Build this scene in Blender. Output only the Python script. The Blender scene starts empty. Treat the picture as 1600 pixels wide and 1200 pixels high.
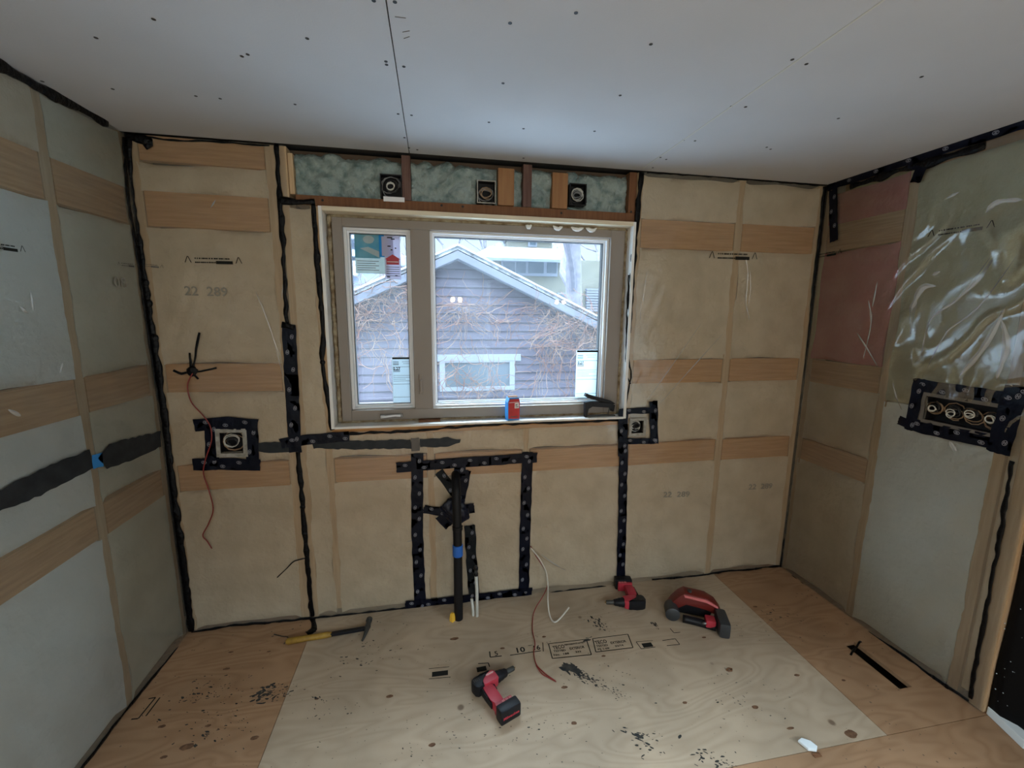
import bpy, bmesh, math, random
from mathutils import Vector, Matrix, noise
R_ = random.Random(7)
SC = bpy.context.scene
COL = SC.collection

# ------------------------------------------------------------------ camera, world, exposure
H = 2.44            # ceiling height
W = 3.594           # room width
BACK = -4.3         # rear wall behind the camera
YAW, PITCH, ROLL, FPX = 0.181648805, -0.161813891, 0.00958847063, 661.06445
CAM = Vector((1.30990990, -2.26748353, 1.67186725))
def cam_axes():
    cy, sy, cp, sp = math.cos(YAW), math.sin(YAW), math.cos(PITCH), math.sin(PITCH)
    f = Vector((sy*cp, cy*cp, sp)); r = Vector((cy, -sy, 0)); u = r.cross(f)
    cr, sr = math.cos(ROLL), math.sin(ROLL)
    return cr*r + sr*u, -sr*r + cr*u, f
CR, CU, CF = cam_axes()
cd = bpy.data.cameras.new('camera'); cam = bpy.data.objects.new('camera', cd); COL.objects.link(cam)
m = Matrix((CR, CU, -CF)).transposed().to_4x4(); m.translation = CAM
cam.matrix_world = m
cd.sensor_width = 36; cd.sensor_fit = 'HORIZONTAL'; cd.lens = 36*FPX/1600; cd.clip_start = 0.02
SC.camera = cam

SC.view_settings.view_transform = 'Standard'; SC.view_settings.look = 'None'
SC.view_settings.gamma = 1; SC.view_settings.use_curve_mapping = False
SC.view_settings.exposure = 1.05
SC.cycles.use_denoising = True
SC.cycles.max_bounces = 12; SC.cycles.transparent_max_bounces = 24
SC.cycles.diffuse_bounces = 7; SC.cycles.glossy_bounces = 4; SC.cycles.transmission_bounces = 6
SC.cycles.caustics_reflective = False; SC.cycles.caustics_refractive = False
SC.cycles.sample_clamp_indirect = 6

SKY_LOW, SKY_HIGH = 0.60, 13.0      # overcast: zenith far brighter than the horizon
w = bpy.data.worlds.new('overcast_sky'); SC.world = w; w.use_nodes = True
nt = w.node_tree; nt.nodes.clear()
tc = nt.nodes.new('ShaderNodeTexCoord'); sx = nt.nodes.new('ShaderNodeSeparateXYZ')
mr = nt.nodes.new('ShaderNodeMapRange'); mr.interpolation_type = 'SMOOTHSTEP'
mr.inputs['From Min'].default_value = 0.22; mr.inputs['From Max'].default_value = 0.62
mr.inputs['To Min'].default_value = SKY_LOW; mr.inputs['To Max'].default_value = SKY_HIGH
bg = nt.nodes.new('ShaderNodeBackground'); bg.inputs['Color'].default_value = (0.68, 0.86, 1.0, 1)
wo = nt.nodes.new('ShaderNodeOutputWorld')
nt.links.new(tc.outputs['Generated'], sx.inputs[0]); nt.links.new(sx.outputs['Z'], mr.inputs['Value'])
nt.links.new(mr.outputs['Result'], bg.inputs['Strength']); nt.links.new(bg.outputs[0], wo.inputs[0])

def portal(name, loc, rot, sxx, syy):
    ld = bpy.data.lights.new(name, 'AREA'); ld.shape = 'RECTANGLE'; ld.size = sxx; ld.size_y = syy
    ld.cycles.is_portal = True
    o = bpy.data.objects.new(name, ld); COL.objects.link(o); o.location = loc; o.rotation_euler = rot
WX0, WX1, WZ0, WZ1 = 0.775, 2.405, 1.078, 2.178      # rough opening of the window
portal('window_portal', ((WX0+WX1)/2, 0.19, (WZ0+WZ1)/2), (math.radians(-90), 0, 0), WX1-WX0, WZ1-WZ0)
RX0, RX1, RZ0, RZ1 = 0.15, 2.2, 0.3, 2.2             # unseen rear window, added and sized to fill the room with daylight
QY0, QY1, QZ0, QZ1 = -4.1, -1.95, 0.2, 2.2          # unseen right-hand window, added to send daylight onto the left wall
portal('rear_portal', ((RX0+RX1)/2, BACK-0.12, (RZ0+RZ1)/2), (math.radians(90), 0, 0), RX1-RX0, RZ1-RZ0)
portal('side_portal', (W+0.13, (QY0+QY1)/2, (QZ0+QZ1)/2), (math.radians(90), 0, math.radians(90)), QY1-QY0, QZ1-QZ0)

# ------------------------------------------------------------------ surfaces and pixel look-up
class Surf:
    def __init__(s, O, U, V, N): s.O, s.U, s.V, s.N = Vector(O), Vector(U), Vector(V), Vector(N)
    def at(s, u, v, n=0.0): return s.O + s.U*u + s.V*v + s.N*n
    def px(s, x, y, n=0.0):
        d = CF + CR*((x-800)/FPX) - CU*((y-600)/FPX)
        o = s.O + s.N*n
        t = (o-CAM).dot(s.N)/d.dot(s.N)
        p = CAM + d*t - s.O
        return p.dot(s.U), p.dot(s.V)
    def mat(s, u, v, n=0.0, ang=0.0):
        U = s.U*math.cos(ang)+s.V*math.sin(ang); V = -s.U*math.sin(ang)+s.V*math.cos(ang)
        m = Matrix((U, V, s.N)).transposed().to_4x4(); m.translation = s.at(u, v, n); return m
SB = Surf((0,0,0), (1,0,0), (0,0,1), (0,-1,0))       # window wall
SL = Surf((0,0,0), (0,1,0), (0,0,1), (1,0,0))        # left wall
SR = Surf((W,0,0), (0,-1,0), (0,0,1), (-1,0,0))      # right wall
SF = Surf((0,0,0), (1,0,0), (0,1,0), (0,0,1))        # floor
ST = Surf((0,0,H), (1,0,0), (0,-1,0), (0,0,-1))      # ceiling

# ------------------------------------------------------------------ materials
M = {}; KEEP = set()
def lin(c): return tuple((x/12.92 if x <= .04045 else ((x+.055)/1.055)**2.4) for x in c)
def hexc(r, g, b): return (*lin((r/255, g/255, b/255)), 1)
def mat(name, col, rough=0.6, spec=0.4, metal=0.0, noise_amt=0.0, noise_scale=8, col2=None, bump=0.0, bump_scale=60, stretch=(1,1,1), thr=None, detail=4):
    m = bpy.data.materials.new(name); m.use_nodes = True; n = m.node_tree.nodes; L = m.node_tree.links
    p = n['Principled BSDF']; p.inputs['Base Color'].default_value = col; p.inputs['Roughness'].default_value = rough
    p.inputs['Specular IOR Level'].default_value = spec; p.inputs['Metallic'].default_value = metal
    tc = n.new('ShaderNodeTexCoord'); mp = n.new('ShaderNodeMapping'); mp.inputs['Scale'].default_value = stretch
    L.new(tc.outputs['Object'], mp.inputs[0])
    if col2:
        nz = n.new('ShaderNodeTexNoise'); nz.inputs['Scale'].default_value = noise_scale; nz.inputs['Detail'].default_value = detail
        L.new(mp.outputs[0], nz.inputs['Vector'])
        cr = n.new('ShaderNodeValToRGB'); cr.color_ramp.elements[0].color = col; cr.color_ramp.elements[1].color = col2
        a, b = thr or (0.35, 0.68)
        cr.color_ramp.elements[0].position = a; cr.color_ramp.elements[1].position = b
        L.new(nz.outputs[0], cr.inputs[0]); L.new(cr.outputs[0], p.inputs['Base Color'])
    if bump:
        nb = n.new('ShaderNodeTexNoise'); nb.inputs['Scale'].default_value = bump_scale; nb.inputs['Detail'].default_value = 5
        L.new(mp.outputs[0], nb.inputs['Vector'])
        bp = n.new('ShaderNodeBump'); bp.inputs['Strength'].default_value = bump; bp.inputs['Distance'].default_value = 0.01
        L.new(nb.outputs[0], bp.inputs['Height']); L.new(bp.outputs[0], p.inputs['Normal'])
    M[name] = m; return m
mat('wood_v', (0.50,0.34,0.19,1), 0.75, col2=(0.60,0.43,0.26,1), noise_scale=6, stretch=(14,14,1), bump=.15)
mat('wood_h', (0.46,0.225,0.08,1), 0.75, col2=(0.58,0.31,0.125,1), noise_scale=5, stretch=(1,1,16), bump=.15)
mat('wood_hy', (0.46,0.235,0.095,1), 0.75, col2=(0.60,0.34,0.15,1), noise_scale=5, stretch=(1,1,16), bump=.15)
mat('wood_dark', (0.14,0.058,0.024,1), 0.8, col2=(0.19,0.085,0.036,1), noise_scale=6, stretch=(14,14,1), bump=.2)
mat('wood_old', (0.10,0.05,0.04,1), 0.8, col2=(0.16,0.095,0.075,1), noise_scale=6, stretch=(14,14,1), bump=.2)
mat('wood_orange', (0.25,0.115,0.045,1), 0.7, col2=(0.30,0.15,0.06,1), noise_scale=5, stretch=(12,12,1))
mat('wood_cream', (0.62,0.53,0.38,1), 0.6, col2=(0.72,0.64,0.48,1), noise_scale=6, stretch=(1,12,12))
mat('batt_cream', (0.60,0.495,0.36,1), 0.95, 0.1, col2=(0.72,0.61,0.46,1), noise_scale=7, bump=.8, bump_scale=35)
mat('batt_white', (0.76,0.82,0.81,1), 0.95, 0.1, col2=(0.82,0.88,0.88,1), noise_scale=6, bump=.8, bump_scale=35)
mat('batt_side', (0.62,0.62,0.50,1), 0.95, 0.1, col2=(0.72,0.72,0.60,1), noise_scale=6, bump=.8, bump_scale=35)
mat('batt_green', (0.42,0.41,0.26,1), 0.95, 0.1, col2=(0.50,0.49,0.33,1), noise_scale=5, bump=.8, bump_scale=35)
mat('batt_pink', (0.52,0.115,0.12,1), 0.95, 0.1, col2=(0.60,0.18,0.175,1), noise_scale=6, bump=.8, bump_scale=35)
mat('sheathing', (0.09,0.06,0.04,1), 0.9)
mat('drywall', (0.49,0.50,0.52,1), 0.85, 0.2, col2=(0.515,0.525,0.545,1), noise_scale=3, bump=.05, bump_scale=150)
mat('cut_edge', (0.05,0.045,0.04,1), 0.9)
mat('screw', (0.02,0.02,0.02,1), 0.4, 0.5, 0.5)
mat('tape', (0.004,0.006,0.016,1), 0.3, 0.28, col2=(0.007,0.010,0.026,1), noise_scale=10, bump=.5, bump_scale=22)
mat('tape_under', (0.012,0.015,0.018,1), 0.5, 0.25, col2=(0.026,0.030,0.034,1), noise_scale=20)
mat('logo_white', (0.30,0.31,0.36,1), 0.6, .3)
mat('sealant', (0.002,0.002,0.0025,1), 0.3, 0.16, bump=.6, bump_scale=70)
mat('soot', (0.02,0.022,0.024,1), 0.9, 0.1)
mat('pvc_backlit', (0.25,0.215,0.185,1), 0.45, 0.4)  # frame grey includes its backlit shade; the lit sashes use the white
mat('pvc_white', (0.80,0.82,0.84,1), 0.4, 0.4)
mat('liner', (0.80,0.80,0.78,1), 0.5, 0.4, col2=(0.66,0.62,0.54,1), noise_scale=5, thr=(.5,.75))
mat('foam_bead', (0.42,0.36,0.25,1), 0.9, .1, col2=(0.20,0.14,0.08,1), noise_scale=30, bump=1, bump_scale=60)
mat('spray_foam', (0.14,0.20,0.19,1), 0.85, 0.15, col2=(0.30,0.36,0.34,1), noise_scale=22, bump=1.0, bump_scale=70, thr=(.3,.55), detail=7)
mat('black_plastic', (0.007,0.007,0.009,1), 0.45, 0.25)
mat('grey_plastic', (0.03,0.033,0.036,1), 0.45, 0.45)
mat('box_rim', (0.38,0.37,0.33,1), 0.5, .4, col2=(.22,.21,.18,1), noise_scale=40)
mat('red_plastic', (0.42,0.03,0.05,1), 0.42, 0.45)
mat('red_bright', (0.13,0.012,0.008,1), 0.42, 0.45)
mat('pink_plastic', (0.60,0.16,0.16,1), 0.5, .4)
mat('grey_metal', (0.20,0.20,0.20,1), 0.4, 0.5, 0.6)
mat('dark_metal', (0.06,0.06,0.055,1), 0.5, 0.5, 0.5)
mat('brass', (0.25,0.13,0.03,1), 0.4, .5, .6)
mat('hammer_yellow', (0.34,0.20,0.025,1), 0.55, .4, col2=(.22,.12,.02,1), noise_scale=30)
mat('abs_pipe', (0.006,0.006,0.007,1), 0.5, 0.25)
mat('blue_band', (0.02,0.13,0.50,1), 0.5, .4)
mat('pex', (0.55,0.55,0.50,1), 0.45, .4)
mat('yellow_plastic', (0.85,0.50,0.05,1), 0.5, .4)
mat('wire_red', (0.22,0.02,0.015,1), 0.45, .5)
mat('wire_white', (0.60,0.56,0.48,1), 0.45, .4)
mat('wire_black', (0.02,0.02,0.02,1), 0.4, .4)
mat('knot', (.10,.05,.028,1), 0.7, .2, col2=(.20,.11,.06,1), noise_scale=60)
mat('ink_faint', (0.27,0.25,0.21,1), 0.9, .05)
mat('wire_copper', (0.30,0.20,0.12,1), 0.4, .5, .4)
mat('ink', (0.02,0.02,0.018,1), 0.9, .05)
mat('tar', (0.03,0.032,0.034,1), 0.9, .05, col2=(.07,.065,.055,1), noise_scale=30)
mat('ink_grey', (0.14,0.13,0.12,1), 0.9, .05)
mat('card_red', (0.55,0.03,0.03,1), 0.5, .4, col2=(.45,.03,.03,1), noise_scale=40)
mat('card_blue', (0.03,0.22,0.55,1), 0.5, .4)
mat('card_white', (0.75,0.75,0.75,1), 0.6, .3)
mat('paper', (0.80,0.90,0.95,1), 0.7, .2)
mat('poster_teal', (0.16,0.50,0.64,1), 0.6, .3, col2=(.35,.62,.66,1), noise_scale=12)
mat('poster_grey', (0.60,0.70,0.70,1), 0.6, .3, col2=(.7,.78,.78,1), noise_scale=20)
mat('poster_blue', (0.04,0.42,0.80,1), 0.6, .3)
mat('poster_lilac', (0.72,0.72,0.84,1), 0.6, .3)
mat('styrofoam', (0.72,0.78,0.80,1), 0.7, .2)
mat('rear_board', (0.34,0.36,0.38,1), 0.9, .1)
mat('hall_black', (0.006,0.006,0.007,1), 0.6, 0.3)  # near-black base carries the dark of the unlit hall
mat('rim_black', (0.01,0.01,0.012,1), 0.5, .3)
# outside
mat('siding', (0.046,0.041,0.058,1), 0.85, .1, col2=(0.060,0.053,0.072,1), noise_scale=3, stretch=(1,1,4))
mat('lap_shadow', (0.012,0.010,0.016,1), 0.9)  # dark strip painting the shadow under each siding lap
mat('fascia', (0.078,0.082,0.105,1), 0.7, .2)
mat('shingle', (0.14,0.14,0.15,1), 0.9, .1, col2=(.45,.47,.5,1), noise_scale=8)
mat('snow', (0.27,0.29,0.33,1), 0.9, .1, bump=.4, bump_scale=4)
mat('house_beige', (0.085,0.083,0.068,1), 0.9, .1, col2=(0.10,0.096,0.078,1), noise_scale=2)
mat('house_blue', (0.17,0.20,0.26,1), 0.9, .1)
mat('house_brick', (0.20,0.10,0.085,1), 0.9, .1)
mat('out_glass', (0.04,0.055,0.07,1), 0.15, .6)
mat('out_trim', (0.115,0.125,0.15,1), 0.7, .2)
mat('bark', (0.08,0.075,0.092,1), 0.9, .1, col2=(.11,.105,.125,1), noise_scale=6)
mat('twig', (0.090,0.038,0.028,1), 0.9, .1, col2=(0.13,0.088,0.068,1), noise_scale=5)
mat('yard', (0.10,0.10,0.09,1), 0.9, .1)
mat('ground_snow', (0.36,0.40,0.44,1), 0.9, .1)

def film_mat(name, milk, bump_scale, stretch, strength, rough=.16):
    m = bpy.data.materials.new(name); m.use_nodes = True; n = m.node_tree.nodes; L = m.node_tree.links; n.clear()
    out = n.new('ShaderNodeOutputMaterial')
    dif = n.new('ShaderNodeBsdfDiffuse'); dif.inputs[0].default_value = (0.66,0.60,0.48,1)
    trl = n.new('ShaderNodeBsdfTransparent'); trl.inputs[0].default_value = (0.97,0.955,0.92,1)
    gl = n.new('ShaderNodeBsdfGlossy'); gl.inputs['Roughness'].default_value = rough; gl.inputs['Color'].default_value = (1,1,1,1)
    fr = n.new('ShaderNodeFresnel'); fr.inputs['IOR'].default_value = 1.5
    tc = n.new('ShaderNodeTexCoord'); mp = n.new('ShaderNodeMapping'); mp.inputs['Scale'].default_value = stretch[:3]
    if len(stretch) > 3: mp.inputs['Rotation'].default_value = stretch[3:]
    nz = n.new('ShaderNodeTexNoise'); nz.inputs['Scale'].default_value = bump_scale; nz.inputs['Detail'].default_value = 3
    bp = n.new('ShaderNodeBump'); bp.inputs['Strength'].default_value = strength; bp.inputs['Distance'].default_value = .02
    mx = n.new('ShaderNodeMixShader'); mx.inputs[0].default_value = milk
    m2 = n.new('ShaderNodeMixShader')
    L.new(tc.outputs['Object'], mp.inputs[0]); L.new(mp.outputs[0], nz.inputs['Vector']); L.new(nz.outputs[0], bp.inputs['Height'])
    L.new(bp.outputs[0], gl.inputs['Normal']); L.new(bp.outputs[0], fr.inputs['Normal'])
    L.new(trl.outputs[0], mx.inputs[1]); L.new(dif.outputs[0], mx.inputs[2])
    L.new(fr.outputs[0], m2.inputs[0]); L.new(mx.outputs[0], m2.inputs[1]); L.new(gl.outputs[0], m2.inputs[2])
    L.new(m2.outputs[0], out.inputs[0]); M[name] = m
def crease_glint_mat():
    m = bpy.data.materials.new('crease_glint'); m.use_nodes = True; n = m.node_tree.nodes; L = m.node_tree.links; p = n['Principled BSDF']
    p.inputs['Base Color'].default_value = (.75,.76,.76,1); p.inputs['Roughness'].default_value = .18; p.inputs['Alpha'].default_value = .42; M['crease_glint'] = m  # pale see-through base paints light glints onto the film folds
crease_glint_mat()
film_mat('film', 0.16, 5, (1,1,1), .35)
film_mat('film_wrinkled', 0.15, 5, (1,1.0,.6, .6,0,0), .6, .13)

def glass_mat():
    m = bpy.data.materials.new('dusty_glass'); m.use_nodes = True; n = m.node_tree.nodes; L = m.node_tree.links; n.clear()
    out = n.new('ShaderNodeOutputMaterial'); tr = n.new('ShaderNodeBsdfTransparent'); tr.inputs[0].default_value = (.93,.97,1,1)
    tl = n.new('ShaderNodeBsdfTranslucent'); tl.inputs[0].default_value = (.8,.85,.92,1)
    gl = n.new('ShaderNodeBsdfGlossy'); gl.inputs['Roughness'].default_value = 0.015
    fr = n.new('ShaderNodeFresnel'); fr.inputs['IOR'].default_value = 1.45
    nz = n.new('ShaderNodeTexNoise'); nz.inputs['Scale'].default_value = 3.5; nz.inputs['Detail'].default_value = 5
    tc = n.new('ShaderNodeTexCoord'); mr = n.new('ShaderNodeMapRange')
    mr.inputs['From Min'].default_value = .3; mr.inputs['From Max'].default_value = .75; mr.inputs['To Min'].default_value = .025; mr.inputs['To Max'].default_value = .075
    a = n.new('ShaderNodeMixShader'); b = n.new('ShaderNodeMixShader')
    L.new(tc.outputs['Object'], nz.inputs['Vector']); L.new(nz.outputs[0], mr.inputs['Value']); L.new(mr.outputs[0], a.inputs[0])
    L.new(tr.outputs[0], a.inputs[1]); L.new(tl.outputs[0], a.inputs[2])
    L.new(fr.outputs[0], b.inputs[0]); L.new(a.outputs[0], b.inputs[1]); L.new(gl.outputs[0], b.inputs[2])
    L.new(b.outputs[0], out.inputs[0]); M['glass'] = m
glass_mat()

def translucent(name):
    """printed paper stuck on glass: daylight comes through it"""
    m = M[name]; n = m.node_tree.nodes; L = m.node_tree.links; p = n['Principled BSDF']
    t = n.new('ShaderNodeBsdfTranslucent'); mx = n.new('ShaderNodeMixShader'); mx.inputs[0].default_value = .5
    src = p.inputs['Base Color'].links
    if src: L.new(src[0].from_socket, t.inputs[0])
    else: t.inputs[0].default_value = p.inputs['Base Color'].default_value
    out = n['Material Output']; L.new(p.outputs[0], mx.inputs[1]); L.new(t.outputs[0], mx.inputs[2]); L.new(mx.outputs[0], out.inputs[0])
for k_ in ('paper', 'poster_teal', 'poster_grey', 'poster_blue', 'poster_lilac'): translucent(k_)
def emit(name, col, s):
    m = bpy.data.materials.new(name); m.use_nodes = True; n = m.node_tree.nodes; n.clear()
    o = n.new('ShaderNodeOutputMaterial'); e = n.new('ShaderNodeEmission'); e.inputs[0].default_value = col; e.inputs[1].default_value = s
    m.node_tree.links.new(e.outputs[0], o.inputs[0]); M[name] = m
emit('bulb_glow', (1, .74, .46, 1), 250); emit('bulb_dim', (1, .80, .58, 1), 90)

def plywood(name, ca, cb, speck=0.5):
    """plywood face veneer: wavy grain, knots and ink specks"""
    m = bpy.data.materials.new(name); m.use_nodes = True; n = m.node_tree.nodes; L = m.node_tree.links
    p = n['Principled BSDF']; p.inputs['Roughness'].default_value = .62; p.inputs['Specular IOR Level'].default_value = .35
    tc = n.new('ShaderNodeTexCoord'); mp = n.new('ShaderNodeMapping'); mp.inputs['Scale'].default_value = (1,3.2,1)
    L.new(tc.outputs['Object'], mp.inputs[0])
    nz = n.new('ShaderNodeTexNoise'); nz.inputs['Scale'].default_value = 1.6; nz.inputs['Detail'].default_value = 2; nz.inputs['Distortion'].default_value = .6
    L.new(mp.outputs[0], nz.inputs['Vector'])
    mul = n.new('ShaderNodeMath'); mul.operation = 'MULTIPLY'; mul.inputs[1].default_value = 22; L.new(nz.outputs[0], mul.inputs[0])
    fr = n.new('ShaderNodeMath'); fr.operation = 'PINGPONG'; fr.inputs[1].default_value = 1; L.new(mul.outputs[0], fr.inputs[0])
    cr = n.new('ShaderNodeValToRGB'); cr.color_ramp.elements[0].color = ca; cr.color_ramp.elements[1].color = cb
    cr.color_ramp.elements[0].position = .0; cr.color_ramp.elements[1].position = .8
    L.new(fr.outputs[0], cr.inputs[0])
    big = n.new('ShaderNodeTexNoise'); big.inputs['Scale'].default_value = 2.3; big.inputs['Detail'].default_value = 6; L.new(tc.outputs['Object'], big.inputs['Vector'])
    mr = n.new('ShaderNodeMapRange'); mr.inputs['From Min'].default_value = .3; mr.inputs['From Max'].default_value = .7
    mr.inputs['To Min'].default_value = .8; mr.inputs['To Max'].default_value = 1.12; L.new(big.outputs[0], mr.inputs['Value'])
    mm = n.new('ShaderNodeMix'); mm.data_type = 'RGBA'; mm.blend_type = 'MULTIPLY'; mm.inputs[0].default_value = 1
    L.new(cr.outputs[0], mm.inputs['A']); L.new(mr.outputs[0], mm.inputs['B'])
    # brown knots
    vo = n.new('ShaderNodeTexVoronoi'); vo.inputs['Scale'].default_value = 3.1; L.new(tc.outputs['Object'], vo.inputs['Vector'])
    kr = n.new('ShaderNodeMapRange'); kr.inputs['From Min'].default_value = .03; kr.inputs['From Max'].default_value = .055; kr.inputs['To Min'].default_value = .75; kr.inputs['To Max'].default_value = 0
    L.new(vo.outputs['Distance'], kr.inputs['Value'])
    k = n.new('ShaderNodeMix'); k.data_type = 'RGBA'; k.inputs['B'].default_value = (.10,.055,.03,1)
    L.new(kr.outputs[0], k.inputs[0]); L.new(mm.outputs['Result'], k.inputs['A'])
    # black specks, in patches
    sp = n.new('ShaderNodeTexVoronoi'); sp.inputs['Scale'].default_value = 34; L.new(tc.outputs['Object'], sp.inputs['Vector'])
    pa = n.new('ShaderNodeTexNoise'); pa.inputs['Scale'].default_value = 3.0; pa.inputs['Detail'].default_value = 3; L.new(tc.outputs['Object'], pa.inputs['Vector'])
    th = n.new('ShaderNodeMapRange'); th.inputs['From Min'].default_value = .45; th.inputs['From Max'].default_value = .78; th.inputs['To Min'].default_value = .02; th.inputs['To Max'].default_value = .24*speck
    L.new(pa.outputs[0], th.inputs['Value'])
    lt = n.new('ShaderNodeMath'); lt.operation = 'LESS_THAN'; L.new(sp.outputs['Distance'], lt.inputs[0]); L.new(th.outputs[0], lt.inputs[1])
    lm = n.new('ShaderNodeMath'); lm.operation = 'MULTIPLY'; lm.inputs[1].default_value = .6; L.new(lt.outputs[0], lm.inputs[0])
    s = n.new('ShaderNodeMix'); s.data_type = 'RGBA'; s.inputs['B'].default_value = (.03,.035,.035,1)
    L.new(lm.outputs[0], s.inputs[0]); L.new(k.outputs['Result'], s.inputs['A'])
    L.new(s.outputs['Result'], p.inputs['Base Color'])
    M[name] = m
plywood('ply_brown', (.315,.18,.095,1), (.375,.225,.125,1), .9)
plywood('ply_pale', (.41,.315,.218,1), (.455,.355,.25,1), .8)

# ------------------------------------------------------------------ object helpers
def obj(name, bm, material, parent=None, smooth=False, ang=None):
    me = bpy.data.meshes.new(name)
    if id(bm) in KEEP: KEEP.discard(id(bm))
    else: bmesh.ops.recalc_face_normals(bm, faces=bm.faces)
    bm.to_mesh(me); bm.free()
    mats = material if isinstance(material, (list, tuple)) else [material]
    for x in mats: me.materials.append(M[x] if isinstance(x, str) else x)
    if smooth:
        for f in me.polygons: f.use_smooth = True
        if ang: me.set_sharp_from_angle(angle=math.radians(ang))
    o = bpy.data.objects.new(name, me); COL.objects.link(o)
    if parent: o.parent = parent
    return o
def tag(o, label, cat, group=None, kind=None):
    o['label'] = label; o['category'] = cat
    if group: o['group'] = group
    if kind: o['kind'] = kind
    return o
def struct(name, bm, m, parent=None, label=None, **k):
    o = obj(name, bm, m, parent, **k)
    if parent is None: o['kind'] = 'structure'
    if label: o['label'] = label
    return o
def thing(name, label, cat, mtx=None, group=None, kind=None):
    o = bpy.data.objects.new(name, None); COL.objects.link(o); o.empty_display_size = .05
    if mtx is not None: o.matrix_world = mtx
    if label: o['label'] = label
    if cat: o['category'] = cat
    if group: o['group'] = group
    if kind: o['kind'] = kind
    return o
def BM(): return bmesh.new()
def box(bm, a, b, bev=0.0, mtx=None, mi=0):
    a, b = Vector(a), Vector(b); c = (a+b)/2; s = b-a
    r = bmesh.ops.create_cube(bm, size=1)
    vs = r['verts']
    for v in vs: v.co = Vector((v.co.x*s.x, v.co.y*s.y, v.co.z*s.z)) + c
    if bev > 0:
        es = list({e for v in vs for e in v.link_edges})
        rr = bmesh.ops.bevel(bm, geom=es, offset=bev, segments=2, profile=.6, affect='EDGES')
        vs = list({v for f in rr['faces'] for v in f.verts} | {v for v in vs if v.is_valid})
    if mtx is not None:
        for v in vs: v.co = mtx @ v.co
    if mi:
        for f in {f for v in vs for f in v.link_faces}: f.material_index = mi
    return vs
def prism(bm, pts, ext, bev=0.0, mtx=None, mi=0):
    """closed polygon (3-D points) pushed along ext"""
    ext = Vector(ext); n = len(pts)
    a = [bm.verts.new(Vector(p)) for p in pts]; b = [bm.verts.new(Vector(p)+ext) for p in pts]
    fs = [bm.faces.new(a), bm.faces.new(list(reversed(b)))]
    for i in range(n): fs.append(bm.faces.new((a[i], b[i], b[(i+1)%n], a[(i+1)%n])))
    vs = a+b
    if bev > 0:
        es = [e for e in set(list(fs[0].edges)+list(fs[1].edges))]
        rr = bmesh.ops.bevel(bm, geom=es, offset=bev, segments=2, profile=.6, affect='EDGES')
        vs = list({v for f in rr['faces'] for v in f.verts} | {v for v in vs if v.is_valid})
    if mtx is not None:
        for v in vs: v.co = mtx @ v.co
    if mi:
        for f in {f for v in vs for f in v.link_faces}: f.material_index = mi
    return vs
def tube(bm, pts, r, seg=8, cap=True, flat=None):
    """r: number or list; flat=(normal vector, factor) squashes the section"""
    pts = [Vector(p) for p in pts]; n = len(pts); rings = []
    up = Vector((.13,.31,.94))
    for i, p in enumerate(pts):
        d = (pts[min(i+1,n-1)]-pts[max(i-1,0)]).normalized()
        x = d.cross(up)
        if x.length < 1e-3: x = d.cross(Vector((1,0,0)))
        x.normalize(); y = d.cross(x).normalized(); up = y if y.dot(up) > 0 else -y
        rr = r[i] if isinstance(r, (list,tuple)) else r
        ring = []
        for k in range(seg):
            a = 2*math.pi*k/seg; off = (x*math.cos(a)+y*math.sin(a))*rr
            if flat is not None: off -= flat[0]*off.dot(flat[0])*(1-flat[1])
            ring.append(bm.verts.new(p+off))
        rings.append(ring)
    for i in range(n-1):
        for k in range(seg): bm.faces.new((rings[i][k], rings[i][(k+1)%seg], rings[i+1][(k+1)%seg], rings[i+1][k]))
    if cap: bm.faces.new(rings[0]); bm.faces.new(list(reversed(rings[-1])))
    return rings
def lathe(bm, prof, mtx, seg=20, mi=0):
    """prof: (radius, z) pairs about local z"""
    rings = []
    for r, z in prof:
        rings.append([bm.verts.new(mtx @ Vector((max(r,1e-4)*math.cos(2*math.pi*k/seg), max(r,1e-4)*math.sin(2*math.pi*k/seg), z))) for k in range(seg)])
    fs = []
    for i in range(len(rings)-1):
        for k in range(seg): fs.append(bm.faces.new((rings[i][k], rings[i][(k+1)%seg], rings[i+1][(k+1)%seg], rings[i+1][k])))
    fs.append(bm.faces.new(rings[0])); fs.append(bm.faces.new(list(reversed(rings[-1]))))
    for f in fs: f.material_index = mi
def smooth_path(pts, k=6):
    out = []; n = len(pts); P = [Vector(p) for p in pts]
    for i in range(n-1):
        p0, p1, p2, p3 = P[max(i-1,0)], P[i], P[i+1], P[min(i+2,n-1)]
        for j in range(k):
            t = j/k
            out.append(.5*((2*p1)+(p2-p0)*t+(2*p0-5*p1+4*p2-p3)*t*t+(3*p1-p0-3*p2+p3)*t**3))
    out.append(P[-1]); return out
def torus_arc(c, ax, ay, r, a0, a1, n=14): return [c+(ax*math.cos(a0+(a1-a0)*i/n)+ay*math.sin(a0+(a1-a0)*i/n))*r for i in range(n+1)]
def text_mesh(s, size, mtx, material, parent, name='lettering', bold=0.0, align='CENTER', ext=0.0004, sx_=1.0):
    cu = bpy.data.curves.new('t', 'FONT'); cu.body = s; cu.size = size; cu.align_x = align; cu.align_y = 'CENTER'
    cu.extrude = ext; cu.offset = bold; cu.resolution_u = 2
    t = bpy.data.objects.new('t', cu); COL.objects.link(t)
    bpy.context.view_layer.update()
    me = bpy.data.meshes.new_from_object(t.evaluated_get(bpy.context.evaluated_depsgraph_get()))
    bpy.data.objects.remove(t); bpy.data.curves.remove(cu)
    me.transform(mtx @ Matrix.Diagonal((sx_,1,1,1))); me.materials.clear(); me.materials.append(M[material])
    o = bpy.data.objects.new(name, me); COL.objects.link(o)
    if parent: o.parent = parent
    return o
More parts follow.
